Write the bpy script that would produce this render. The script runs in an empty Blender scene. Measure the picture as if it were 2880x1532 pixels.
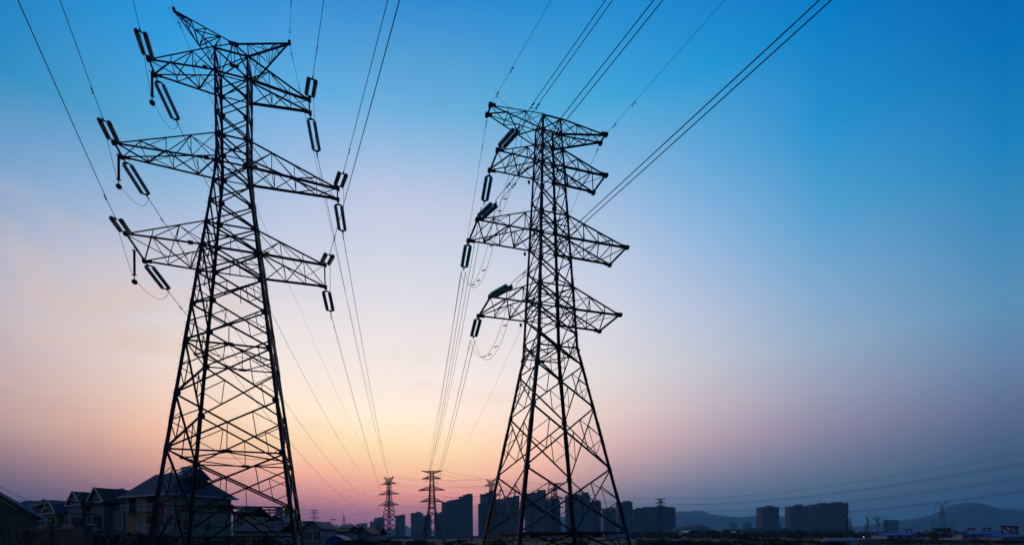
import bpy, math, random
from mathutils import Vector, Matrix
R = math.radians
scene = bpy.context.scene
col = scene.collection

def lin(r, g, b):
    f = lambda c: (c / 12.92) if c <= 0.04045 else ((c + 0.055) / 1.055) ** 2.4
    return (f(r / 255), f(g / 255), f(b / 255), 1.0)

# ------------------------------------------------------------------ camera
EYE = 1.6                                   # camera height above the field
F_PX, CX, CY = 1354.03, 1365.23, 1511.54    # focal length, principal point (2880 px wide photograph)
PITCH, ROLL = -0.0013, 0.0068
cp, sp, cr, sr = math.cos(PITCH), math.sin(PITCH), math.cos(ROLL), math.sin(ROLL)
right0, up0, fwd = Vector((1, 0, 0)), Vector((0, -sp, cp)), Vector((0, cp, sp))
rgt, upv = right0 * cr - up0 * sr, right0 * sr + up0 * cr
cam_d = bpy.data.cameras.new('camera')
cam_d.sensor_width = 36.0
cam_d.lens = 36.0 * F_PX / 2880.0
cam_d.shift_x = (1440 - CX) / 2880.0
cam_d.shift_y = (CY - 766) / 2880.0
cam_d.clip_start, cam_d.clip_end = 0.1, 30000
cam = bpy.data.objects.new('camera', cam_d)
col.objects.link(cam)
cam.matrix_world = Matrix(((rgt.x, upv.x, -fwd.x, 0), (rgt.y, upv.y, -fwd.y, 0), (rgt.z, upv.z, -fwd.z, EYE), (0, 0, 0, 1)))
scene.camera = cam
scene.view_settings.view_transform = 'Standard'
scene.view_settings.look = 'None'
scene.view_settings.exposure = 0.0
scene.view_settings.gamma = 1.0
scene.render.engine = 'CYCLES'
scene.cycles.max_bounces = 6
scene.cycles.volume_bounces = 1
scene.cycles.transparent_max_bounces = 12

def at(px, py, depth):
    """survey helper: the place seen at a photo pixel, that many metres down the view axis"""
    u, v = px - CX, CY - py
    u, v = cr * u + sr * v, -sr * u + cr * v
    d = right0 * (u / F_PX) + up0 * (v / F_PX) + fwd
    d *= depth / d.y
    return Vector((d.x, d.y, d.z + EYE))

# ------------------------------------------------------------------ world: dusk sky
world = bpy.data.worlds.new('World')
scene.world = world
world.use_nodes = True
nt = world.node_tree
nt.nodes.clear()
N = nt.nodes.new
Lk = nt.links.new
out = N('ShaderNodeOutputWorld')
bg = N('ShaderNodeBackground')
Lk(bg.outputs[0], out.inputs[0])
tc = N('ShaderNodeTexCoord')
sep = N('ShaderNodeSeparateXYZ')
Lk(tc.outputs['Generated'], sep.inputs[0])

def wmath(op, a, b=None, c=None, clamp=False):
    n = N('ShaderNodeMath'); n.operation = op; n.use_clamp = clamp
    for i, s in enumerate((a, b, c)):
        if s is None: continue
        if isinstance(s, (int, float)): n.inputs[i].default_value = s
        else: Lk(s, n.inputs[i])
    return n.outputs[0]

def wramp(stops, fac):
    n = N('ShaderNodeValToRGB'); n.color_ramp.interpolation = 'B_SPLINE' if False else 'LINEAR'
    e = n.color_ramp.elements
    while len(e) < len(stops): e.new(0.5)
    for el, (p, c) in zip(e, stops):
        el.position = p; el.color = (*c, 1.0)
    Lk(fac, n.inputs[0])
    return n.outputs[0]

def wmix(fac, a, b, mode='MIX'):
    n = N('ShaderNodeMix'); n.data_type = 'RGBA'; n.blend_type = mode
    for i, s in ((0, fac), (6, a), (7, b)):
        if isinstance(s, (int, float)): n.inputs[i].default_value = s
        elif isinstance(s, tuple): n.inputs[i].default_value = s
        else: Lk(s, n.inputs[i])
    return n.outputs[2]

def wrange(v, a, b):
    n = N('ShaderNodeMapRange'); n.interpolation_type = 'SMOOTHSTEP'
    Lk(v, n.inputs[0]); n.inputs[1].default_value = a; n.inputs[2].default_value = b
    return n.outputs[0]

def wlin(v, a, b):
    n = N('ShaderNodeMapRange'); n.clamp = True
    Lk(v, n.inputs[0]); n.inputs[1].default_value = a; n.inputs[2].default_value = b
    return n.outputs[0]

height = wmath('MAXIMUM', sep.outputs[2], 0.0)          # sine of the elevation
az = wmath('ARCTAN2', sep.outputs[0], sep.outputs[1])   # compass angle off the view axis
SKY = [  # azimuth in degrees, then (sine of elevation, linear colour)
    (-46, [(0.02, (0.0311, 0.0417, 0.1523)), (0.055, (0.1107, 0.0912, 0.1936)), (0.09, (0.2392, 0.1616, 0.2357)), (0.13, (0.4165, 0.2610, 0.2885)), (0.18, (0.5950, 0.3825, 0.3698)), (0.24, (0.6617, 0.4852, 0.4874)), (0.31, (0.6398, 0.5556, 0.6030)), (0.39, (0.4527, 0.5237, 0.6903)), (0.48, (0.2067, 0.4112, 0.6889)), (0.57, (0.0195, 0.2829, 0.5873)), (0.66, (0.0000, 0.2060, 0.5711)), (0.76, (0.0000, 0.1095, 0.4956))]),
    (-33, [(0.02, (0.1319, 0.0661, 0.2022)), (0.055, (0.3285, 0.1498, 0.2476)), (0.09, (0.5998, 0.2772, 0.2920)), (0.13, (0.9311, 0.4650, 0.3506)), (0.18, (1.1791, 0.6823, 0.4526)), (0.24, (1.1262, 0.8011, 0.6217)), (0.31, (1.0098, 0.8440, 0.7767)), (0.39, (0.7951, 0.7704, 0.8507)), (0.48, (0.4898, 0.5972, 0.8059)), (0.57, (0.1347, 0.4532, 0.7540)), (0.66, (0.0309, 0.3667, 0.7968)), (0.76, (0.0000, 0.1928, 0.6547))]),
    (-22, [(0.02, (0.2659, 0.0902, 0.2560)), (0.055, (0.5559, 0.1992, 0.3029)), (0.09, (0.9023, 0.3633, 0.3499)), (0.13, (1.2691, 0.6023, 0.4111)), (0.18, (1.3000, 0.8819, 0.5250)), (0.24, (1.2620, 1.0019, 0.7432)), (0.31, (1.1170, 0.9591, 0.8547)), (0.39, (0.9418, 0.8784, 0.8944)), (0.48, (0.7060, 0.7299, 0.8625)), (0.57, (0.4514, 0.6015, 0.8469)), (0.66, (0.1122, 0.4514, 0.8319)), (0.76, (0.0000, 0.2249, 0.6697))]),
    (-12, [(0.02, (0.3701, 0.1163, 0.2779)), (0.055, (0.7309, 0.2419, 0.3181)), (0.09, (1.1462, 0.4278, 0.3577)), (0.13, (1.3000, 0.6860, 0.4105)), (0.18, (1.3000, 0.9566, 0.5414)), (0.24, (1.2571, 1.0623, 0.8224)), (0.31, (1.1366, 0.9754, 0.8889)), (0.39, (0.9714, 0.8991, 0.8966)), (0.48, (0.7679, 0.7903, 0.8872)), (0.57, (0.5962, 0.6578, 0.8640)), (0.66, (0.1612, 0.4773, 0.8064)), (0.76, (0.0022, 0.2400, 0.6710))]),
    (-3, [(0.02, (0.3594, 0.1375, 0.2828)), (0.055, (0.7395, 0.2691, 0.3241)), (0.09, (1.2067, 0.4591, 0.3659)), (0.13, (1.3000, 0.7095, 0.4220)), (0.18, (1.3000, 0.9372, 0.5494)), (0.24, (1.2778, 1.0140, 0.8139)), (0.31, (1.1240, 0.9703, 0.9153)), (0.39, (0.9582, 0.8863, 0.8975)), (0.48, (0.7614, 0.7863, 0.8810)), (0.57, (0.5675, 0.6508, 0.8535)), (0.66, (0.1579, 0.4769, 0.7902)), (0.76, (0.0033, 0.2470, 0.6704))]),
    (6, [(0.02, (0.2128, 0.1408, 0.2817)), (0.055, (0.4622, 0.2505, 0.3298)), (0.09, (0.8065, 0.4001, 0.3812)), (0.13, (1.1881, 0.5928, 0.4490)), (0.18, (1.3000, 0.7765, 0.5624)), (0.24, (1.1720, 0.8920, 0.7518)), (0.31, (1.0503, 0.9280, 0.8897)), (0.39, (0.9059, 0.8595, 0.8942)), (0.48, (0.7182, 0.7592, 0.8769)), (0.57, (0.4753, 0.6074, 0.8319)), (0.66, (0.1004, 0.4562, 0.7791)), (0.76, (0.0014, 0.2490, 0.6767))]),
    (15, [(0.02, (0.0981, 0.1355, 0.2844)), (0.055, (0.2096, 0.2069, 0.3294)), (0.09, (0.3759, 0.2972, 0.3796)), (0.13, (0.6205, 0.4192, 0.4467)), (0.18, (0.8887, 0.5759, 0.5473)), (0.24, (0.9525, 0.7350, 0.6810)), (0.31, (0.8862, 0.8199, 0.8066)), (0.39, (0.7742, 0.7755, 0.8632)), (0.48, (0.5878, 0.6835, 0.8686)), (0.57, (0.3402, 0.5480, 0.8210)), (0.66, (0.0583, 0.4170, 0.7680)), (0.76, (0.0000, 0.2257, 0.6653))]),
    (25, [(0.02, (0.0570, 0.1390, 0.2711)), (0.055, (0.1188, 0.1876, 0.3121)), (0.09, (0.2128, 0.2437, 0.3580)), (0.13, (0.3649, 0.3187, 0.4188)), (0.18, (0.5790, 0.4285, 0.5087)), (0.24, (0.6723, 0.5607, 0.6229)), (0.31, (0.6339, 0.6485, 0.7328)), (0.39, (0.5257, 0.6221, 0.8049)), (0.48, (0.3394, 0.5439, 0.8180)), (0.57, (0.1513, 0.4464, 0.7781)), (0.66, (0.0174, 0.3397, 0.7230)), (0.76, (0.0000, 0.1732, 0.6185))]),
    (35, [(0.02, (0.0420, 0.1265, 0.2221)), (0.055, (0.0774, 0.1591, 0.2554)), (0.09, (0.1284, 0.1938, 0.2952)), (0.13, (0.2122, 0.2385, 0.3514)), (0.18, (0.3397, 0.3086, 0.4378)), (0.24, (0.3980, 0.4140, 0.5542)), (0.31, (0.3587, 0.4878, 0.6589)), (0.39, (0.2477, 0.4566, 0.7082)), (0.48, (0.0980, 0.4004, 0.7185)), (0.57, (0.0198, 0.3214, 0.6807)), (0.66, (0.0002, 0.2345, 0.6276)), (0.76, (0.0000, 0.1033, 0.5263))]),
    (47, [(0.02, (0.0188, 0.0745, 0.1556)), (0.055, (0.0327, 0.0933, 0.1802)), (0.09, (0.0510, 0.1130, 0.2114)), (0.13, (0.0834, 0.1414, 0.2604)), (0.18, (0.1385, 0.1932, 0.3436)), (0.24, (0.1572, 0.2749, 0.4551)), (0.31, (0.1215, 0.3256, 0.5442)), (0.39, (0.0580, 0.2917, 0.5644)), (0.48, (0.0097, 0.2510, 0.5636)), (0.57, (0.0000, 0.1838, 0.5240)), (0.66, (0.0000, 0.1122, 0.4718)), (0.76, (0.0000, 0.0329, 0.3852))]),
    (95, [(0.0, (0.008, 0.026, 0.065)), (0.2, (0.011, 0.045, 0.12)), (0.5, (0.006, 0.050, 0.17)), (0.8, (0.0, 0.04, 0.18))]),
    (180, [(0.0, (0.005, 0.014, 0.034)), (0.3, (0.007, 0.025, 0.07)), (0.8, (0.003, 0.03, 0.13))]),
]
sky_c = None
for i, (a, st) in enumerate(SKY):
    c = wramp(st, height)
    if sky_c is None: sky_c = c
    else:
        pa = SKY[i - 1][0]
        sky_c = wmix(wlin(az, R(pa), R(a)), sky_c, c)
back_c = wramp(SKY[-1][1], height)
sky_c = wmix(wlin(az, R(-47), R(-150)), sky_c, back_c)
# high thin cloud, denser to the left and round the glow
mp = N('ShaderNodeMapping'); mp.inputs['Scale'].default_value = (1.5, 1.5, 4.6); mp.inputs['Rotation'].default_value = (0.25, 0.35, 0.2)
Lk(tc.outputs['Generated'], mp.inputs[0])
nz = N('ShaderNodeTexNoise'); nz.inputs['Scale'].default_value = 2.3; nz.inputs['Detail'].default_value = 7; nz.inputs['Roughness'].default_value = 0.55; nz.inputs['Distortion'].default_value = 0.6
Lk(mp.outputs[0], nz.inputs[0])
streak = wrange(nz.outputs[0], 0.44, 0.72)
left_band = wmath('MULTIPLY', wmath('SUBTRACT', 1.0, wrange(az, R(-36), R(-8))), wmath('MULTIPLY', wrange(height, 0.12, 0.22), wmath('SUBTRACT', 1.0, wrange(height, 0.40, 0.50))))
sky_c = wmix(wmath('MULTIPLY', wmath('MULTIPLY', streak, left_band), 0.55), sky_c, lin(240, 206, 186))
glow_band = wmath('MULTIPLY', wmath('MULTIPLY', wrange(az, R(-36), R(-22)), wmath('SUBTRACT', 1.0, wrange(az, R(-4), R(8)))), wmath('MULTIPLY', wrange(height, 0.13, 0.22), wmath('SUBTRACT', 1.0, wrange(height, 0.30, 0.42))))
sky_c = wmix(wmath('MULTIPLY', wmath('MULTIPLY', streak, glow_band), 0.6), sky_c, lin(255, 222, 172))
# a trace of the physical dusk sky under the graded colours
nish = N('ShaderNodeTexSky'); nish.sky_type = 'NISHITA'; nish.sun_disc = False
nish.sun_elevation = R(1.5); nish.sun_rotation = R(-13)
nm = N('ShaderNodeVectorMath'); nm.operation = 'SCALE'; nm.inputs['Scale'].default_value = 0.05
Lk(nish.outputs[0], nm.inputs[0])
sky_c = wmix(0.06, sky_c, nm.outputs[0])
Lk(sky_c, bg.inputs[0])
bg.inputs[1].default_value = 1.0

# ------------------------------------------------------------------ sun, already in the haze on the horizon
sun_d = bpy.data.lights.new('sun', 'SUN')
sun_d.energy = 0.12; sun_d.angle = R(0.5); sun_d.color = (1.0, 0.62, 0.36)
sun = bpy.data.objects.new('sun', sun_d)
col.objects.link(sun)
sdir = Vector((math.sin(R(-13)) * math.cos(R(1.5)), math.cos(R(-13)) * math.cos(R(1.5)), math.sin(R(1.5))))
sun.rotation_euler = sdir.to_track_quat('Z', 'Y').to_euler()

# ------------------------------------------------------------------ materials
def mat(name, c, rough=0.7, metal=0.0, vary=0.25, scale=1.0, bump=0.0, c2=None, **kw):
    m = bpy.data.materials.new(name); m.use_nodes = True
    t = m.node_tree; b = t.nodes['Principled BSDF']
    b.inputs['Roughness'].default_value = rough; b.inputs['Metallic'].default_value = metal
    b.inputs['Specular IOR Level'].default_value = kw.get('spec', 0.3)
    tco = t.nodes.new('ShaderNodeTexCoord')
    n = t.nodes.new('ShaderNodeTexNoise'); n.inputs['Scale'].default_value = scale; n.inputs['Detail'].default_value = 5
    t.links.new(tco.outputs['Object'], n.inputs[0])
    r = t.nodes.new('ShaderNodeValToRGB')
    c2 = c2 or tuple(x * (1 + vary) for x in c)
    r.color_ramp.elements[0].position = 0.3; r.color_ramp.elements[1].position = 0.7
    r.color_ramp.elements[0].color = (*[x * (1 - vary) for x in c], 1); r.color_ramp.elements[1].color = (*c2, 1)
    t.links.new(n.outputs[0], r.inputs[0]); t.links.new(r.outputs[0], b.inputs['Base Color'])
    if bump:
        bn = t.nodes.new('ShaderNodeBump'); bn.inputs['Strength'].default_value = bump
        t.links.new(n.outputs[0], bn.inputs['Height']); t.links.new(bn.outputs[0], b.inputs['Normal'])
    if 'trans' in kw:
        b.inputs['Transmission Weight'].default_value = kw['trans']; b.inputs['IOR'].default_value = kw.get('ior', 1.3)
    if 'emit' in kw:
        b.inputs['Emission Color'].default_value = (*kw['emit'], 1); b.inputs['Emission Strength'].default_value = kw.get('power', 1.0)
    return m

def rows_mat(name, c, dark, sx, sz, amt, mortar=0.06, rough=0.8):
    """courses of tile, brick or window openings with their joints, from a brick texture on object coordinates"""
    m = bpy.data.materials.new(name); m.use_nodes = True
    t = m.node_tree; b = t.nodes['Principled BSDF']; b.inputs['Roughness'].default_value = rough
    b.inputs['Specular IOR Level'].default_value = 0.2
    tco = t.nodes.new('ShaderNodeTexCoord'); s = t.nodes.new('ShaderNodeSeparateXYZ'); t.links.new(tco.outputs['Object'], s.inputs[0])
    ad = t.nodes.new('ShaderNodeMath'); ad.operation = 'ADD'; t.links.new(s.outputs[0], ad.inputs[0]); t.links.new(s.outputs[1], ad.inputs[1])
    cb = t.nodes.new('ShaderNodeCombineXYZ'); t.links.new(ad.outputs[0], cb.inputs[0]); t.links.new(s.outputs[2], cb.inputs[1])
    br = t.nodes.new('ShaderNodeTexBrick'); t.links.new(cb.outputs[0], br.inputs[0])
    br.inputs['Scale'].default_value = 1.0; br.inputs['Brick Width'].default_value = sx; br.inputs['Row Height'].default_value = sz
    br.inputs['Mortar Size'].default_value = mortar; br.offset = amt
    br.inputs['Color1'].default_value = (*c, 1); br.inputs['Color2'].default_value = (*[x * 0.8 for x in c], 1); br.inputs['Mortar'].default_value = (*dark, 1)
    t.links.new(br.outputs[0], b.inputs['Base Color'])
    return m

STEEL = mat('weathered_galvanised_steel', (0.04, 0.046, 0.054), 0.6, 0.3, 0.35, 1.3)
STEEL_FAR = STEEL
BOLT = mat('bolt_steel', (0.06, 0.055, 0.05), 0.5, 0.3, 0.2, 5)
WIRE = mat('aluminium_conductor', (0.05, 0.05, 0.055), 0.55, 0.3, 0.1, 3)
FITTING = mat('forged_fitting', (0.05, 0.05, 0.055), 0.6, 0.3, 0.2, 4)
GREY_GLASS = mat('grey_insulator_glass', (0.16, 0.24, 0.27), 0.3, 0, 0.08, 3, trans=0.55, ior=1.15)
TEAL_GLASS = mat('teal_insulator_glass', (0.02, 0.36, 0.38), 0.3, 0, 0.08, 3, trans=0.7, ior=1.15)
RUBBER = mat('black_composite', (0.02, 0.02, 0.022), 0.6, 0, 0.2, 3)
CREAM = mat('cream_render', (0.36, 0.29, 0.18), 0.9, 0, 0.12, 0.6)
BLUEGREY = mat('grey_render', (0.17, 0.20, 0.23), 0.9, 0, 0.12, 0.6)
PALE = mat('pale_render', (0.30, 0.31, 0.32), 0.9, 0, 0.12, 0.6)
OLIVE = mat('olive_render', (0.24, 0.23, 0.14), 0.9, 0, 0.15, 0.7)
REDBRICK = rows_mat('red_brick', (0.22, 0.075, 0.05), (0.16, 0.15, 0.14), 0.24, 0.075, 0.5, 0.012)
WALLBRICK = rows_mat('old_wall_brick', (0.16, 0.12, 0.095), (0.12, 0.115, 0.11), 0.24, 0.075, 0.5, 0.012)
TILE_BLUE = rows_mat('slate_tile', (0.06, 0.08, 0.115), (0.025, 0.03, 0.045), 0.30, 0.20, 0.5, 0.03)
TILE_RED = rows_mat('maroon_tile', (0.075, 0.035, 0.03), (0.03, 0.015, 0.013), 0.30, 0.20, 0.5, 0.03)
WHITE = mat('white_trim', (0.62, 0.66, 0.70), 0.6, 0, 0.08, 2)
PANE = mat('window_glass', (0.03, 0.04, 0.05), 0.12, 0, 0.1, 1, spec=0.6)
DARKOPEN = mat('dark_room', (0.02, 0.02, 0.022), 0.9, 0, 0.2, 1)
CONCRETE = mat('concrete', (0.26, 0.26, 0.25), 0.9, 0, 0.2, 0.8)
BLOCKWALL = rows_mat('tower_block_wall', (0.10, 0.11, 0.12), (0.05, 0.055, 0.06), 3.3, 3.0, 0.0, 0.35)
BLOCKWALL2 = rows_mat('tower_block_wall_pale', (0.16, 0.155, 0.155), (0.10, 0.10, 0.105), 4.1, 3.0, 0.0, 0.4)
BAY = rows_mat('window_bay', (0.03, 0.033, 0.036), (0.11, 0.105, 0.105), 2.4, 3.0, 0.0, 0.42)
SOIL = mat('dark_field_soil', (0.014, 0.016, 0.011), 0.95, 0, 0.5, 0.08, 0.3, c2=(0.022, 0.024, 0.013))
RAPE = mat('rapeseed_field', (0.05, 0.06, 0.014), 0.95, 0, 0.4, 0.5)
HILL = mat('wooded_hill', (0.05, 0.075, 0.06), 0.95, 0, 0.3, 0.02)
BARK = mat('bark', (0.045, 0.035, 0.028), 0.9, 0, 0.3, 3)
LEAF = mat('dark_leaf', (0.024, 0.034, 0.018), 0.7, 0, 0.45, 1.2)
LEAF2 = mat('olive_leaf', (0.034, 0.036, 0.016), 0.7, 0, 0.45, 1.2)
YELLOW = mat('yellow_flower', (0.45, 0.36, 0.03), 0.7, 0, 0.2, 3)
SIGNWHITE = mat('sign_white', (0.60, 0.66, 0.72), 0.5, 0, 0.05, 2)
SIGNRED = mat('sign_red', (0.42, 0.03, 0.04), 0.5, 0, 0.05, 2)
SIGNYELLOW = mat('sign_yellow', (0.50, 0.36, 0.03), 0.5, 0, 0.05, 2)
SIGNBLACK = mat('sign_black', (0.02, 0.02, 0.025), 0.5, 0, 0.05, 2)
TARP = mat('blue_tarpaulin', (0.02, 0.06, 0.26), 0.6, 0, 0.3, 0.8)
BLUEROOF = mat('blue_sheet_roof', (0.03, 0.09, 0.34), 0.6, 0, 0.15, 0.5)
SHEET = mat('white_sheet_wall', (0.34, 0.38, 0.42), 0.7, 0, 0.12, 0.4)
CRANERED = mat('crane_red', (0.20, 0.03, 0.02), 0.6, 0, 0.15, 0.5)
CRANEYEL = mat('crane_yellow', (0.24, 0.12, 0.015), 0.6, 0, 0.15, 0.5)
POLY = mat('greenhouse_film', (0.20, 0.23, 0.26), 0.4, 0, 0.1, 0.5)
ASPHALT = mat('asphalt', (0.05, 0.05, 0.052), 0.9, 0, 0.2, 0.6)
RED_LAMP = mat('red_signal', (0.3, 0.01, 0.01), 0.5, 0, 0.05, 2, emit=(1.0, 0.02, 0.06), power=3.0)
WARM_LAMP = mat('warm_lamp', (0.3, 0.2, 0.1), 0.5, 0, 0.05, 2, emit=(1.0, 0.45, 0.15), power=1.6)

# ------------------------------------------------------------------ mesh helpers
class MB:
    def __init__(s): s.v = []; s.f = []; s.m = []; s.mi = 0
    def add(s, vs, fs):
        o = len(s.v); s.v += [tuple(x) for x in vs]; s.f += [tuple(i + o for i in f) for f in fs]; s.m += [s.mi] * len(fs)
    def box(s, c, size, rz=0.0):
        hx, hy, hz = size[0] / 2, size[1] / 2, size[2] / 2
        ca, sa = math.cos(rz), math.sin(rz)
        vs = [(c[0] + x * ca - y * sa, c[1] + x * sa + y * ca, c[2] + z) for z in (-hz, hz) for x, y in ((-hx, -hy), (hx, -hy), (hx, hy), (-hx, hy))]
        s.add(vs, [(3, 2, 1, 0), (4, 5, 6, 7), (0, 1, 5, 4), (1, 2, 6, 5), (2, 3, 7, 6), (3, 0, 4, 7)])
    def angle(s, p, q, w, n, off=0.0, t=None):
        p, q, n = Vector(p), Vector(q), Vector(n)
        d = (q - p)
        if d.length < 1e-4: return
        d.normalize(); a = n.cross(d)
        if a.length < 1e-3: a = Vector((1, 0, 0)).cross(d)
        a.normalize(); n2 = d.cross(a).normalized()
        t = t or max(0.012, w * 0.12)
        pr = [(0, 0), (w, 0), (w, t), (t, t), (t, w), (0, w)]
        vs = [b + a * (x - w / 2) + n2 * (off - y) for b in (p, q) for x, y in pr]
        s.add(vs, [(5, 4, 3, 2, 1, 0), (6, 7, 8, 9, 10, 11)] + [(i, (i + 1) % 6, 6 + (i + 1) % 6, 6 + i) for i in range(6)])
    def bar(s, p, q, w, h=None):
        p, q = Vector(p), Vector(q); d = (q - p).normalized(); h = h or w
        a = d.cross(Vector((0, 0, 1)))
        if a.length < 1e-3: a = Vector((1, 0, 0))
        a.normalize(); b = a.cross(d)
        vs = [e + a * x * w / 2 + b * y * h / 2 for e in (p, q) for x, y in ((-1, -1), (1, -1), (1, 1), (-1, 1))]
        s.add(vs, [(3, 2, 1, 0), (4, 5, 6, 7), (0, 1, 5, 4), (1, 2, 6, 5), (2, 3, 7, 6), (3, 0, 4, 7)])
    def tube(s, pts, r, n=6, caps=True):
        pts = [Vector(p) for p in pts]; rs = r if isinstance(r, (list, tuple)) else [r] * len(pts)
        o = len(s.v); ref = Vector((0.3, 0.2, 1)).normalized(); vs = []; fs = []
        for i, p in enumerate(pts):
            d = (pts[min(i + 1, len(pts) - 1)] - pts[max(i - 1, 0)]).normalized()
            a = d.cross(ref)
            if a.length < 0.05: a = d.cross(Vector((1, 0, 0)))
            a.normalize(); b = a.cross(d)
            vs += [p + (a * math.cos(2 * math.pi * k / n) + b * math.sin(2 * math.pi * k / n)) * rs[i] for k in range(n)]
        for i in range(len(pts) - 1):
            for k in range(n):
                fs.append((i * n + k, i * n + (k + 1) % n, (i + 1) * n + (k + 1) % n, (i + 1) * n + k))
        if caps: fs += [tuple(range(n - 1, -1, -1)), tuple((len(pts) - 1) * n + k for k in range(n))]
        s.add(vs, fs)
    def lathe(s, o, d, prof, n=12):
        """prof: (distance along d, radius) pairs"""
        o, d = Vector(o), Vector(d).normalized(); a = d.cross(Vector((0, 0, 1)))
        if a.length < 1e-3: a = Vector((1, 0, 0))
        a.normalize(); b = a.cross(d)
        vs = [o + d * t + (a * math.cos(2 * math.pi * k / n) + b * math.sin(2 * math.pi * k / n)) * r for t, r in prof for k in range(n)]
        fs = [(i * n + k, i * n + (k + 1) % n, (i + 1) * n + (k + 1) % n, (i + 1) * n + k) for i in range(len(prof) - 1) for k in range(n)]
        fs += [tuple(range(n - 1, -1, -1)), tuple((len(prof) - 1) * n + k for k in range(n))]
        s.add(vs, fs)
    def plate(s, poly, n, t):
        n = Vector(n).normalized(); k = len(poly); P = [Vector(p) for p in poly]
        s.add([p + n * t / 2 for p in P] + [p - n * t / 2 for p in P],
              [tuple(range(k)), tuple(range(2 * k - 1, k - 1, -1))] + [(i, k + i, k + (i + 1) % k, (i + 1) % k) for i in range(k)])
    def quad(s, a, b, c, d): s.add([a, b, c, d], [(0, 1, 2, 3)])
    def build(s, name, m, parent=None, smooth=False):
        me = bpy.data.meshes.new(name); me.from_pydata(s.v, [], s.f)
        for x in (m if isinstance(m, (list, tuple)) else [m]): me.materials.append(x)
        if isinstance(m, (list, tuple)): me.polygons.foreach_set('material_index', s.m)
        if smooth: me.polygons.foreach_set('use_smooth', [True] * len(me.polygons))
        me.update()
        o = bpy.data.objects.new(name, me); col.objects.link(o)
        if parent: o.parent = parent
        return o

def tag(o, label=None, cat=None, group=None, kind=None):
    if label: o['label'] = label
    if cat: o['category'] = cat
    if group: o['group'] = group
    if kind: o['kind'] = kind
    return o

def empty(name, loc=(0, 0, 0), rz=0.0, label=None, cat=None, group=None):
    o = bpy.data.objects.new(name, None); col.objects.link(o)
    o.location = loc; o.rotation_euler = (0, 0, rz); o.empty_display_size = 0.3
    return tag(o, label, cat, group)

def copy_tree(o, parent=None, skip=()):
    c = o.copy(); col.objects.link(c)
    if parent: c.parent = parent
    for ch in list(o.children):
        if ch.name.split('.')[0] not in skip: copy_tree(ch, c, skip)
    return c

V = Vector
# ------------------------------------------------------------------ lattice towers
FACES = (((-1, -1), (1, -1), V((0, -1, 0))), ((1, 1), (-1, 1), V((0, 1, 0))), ((-1, 1), (-1, -1), V((-1, 0, 0))), ((1, -1), (1, 1), V((1, 0, 0))))

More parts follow.
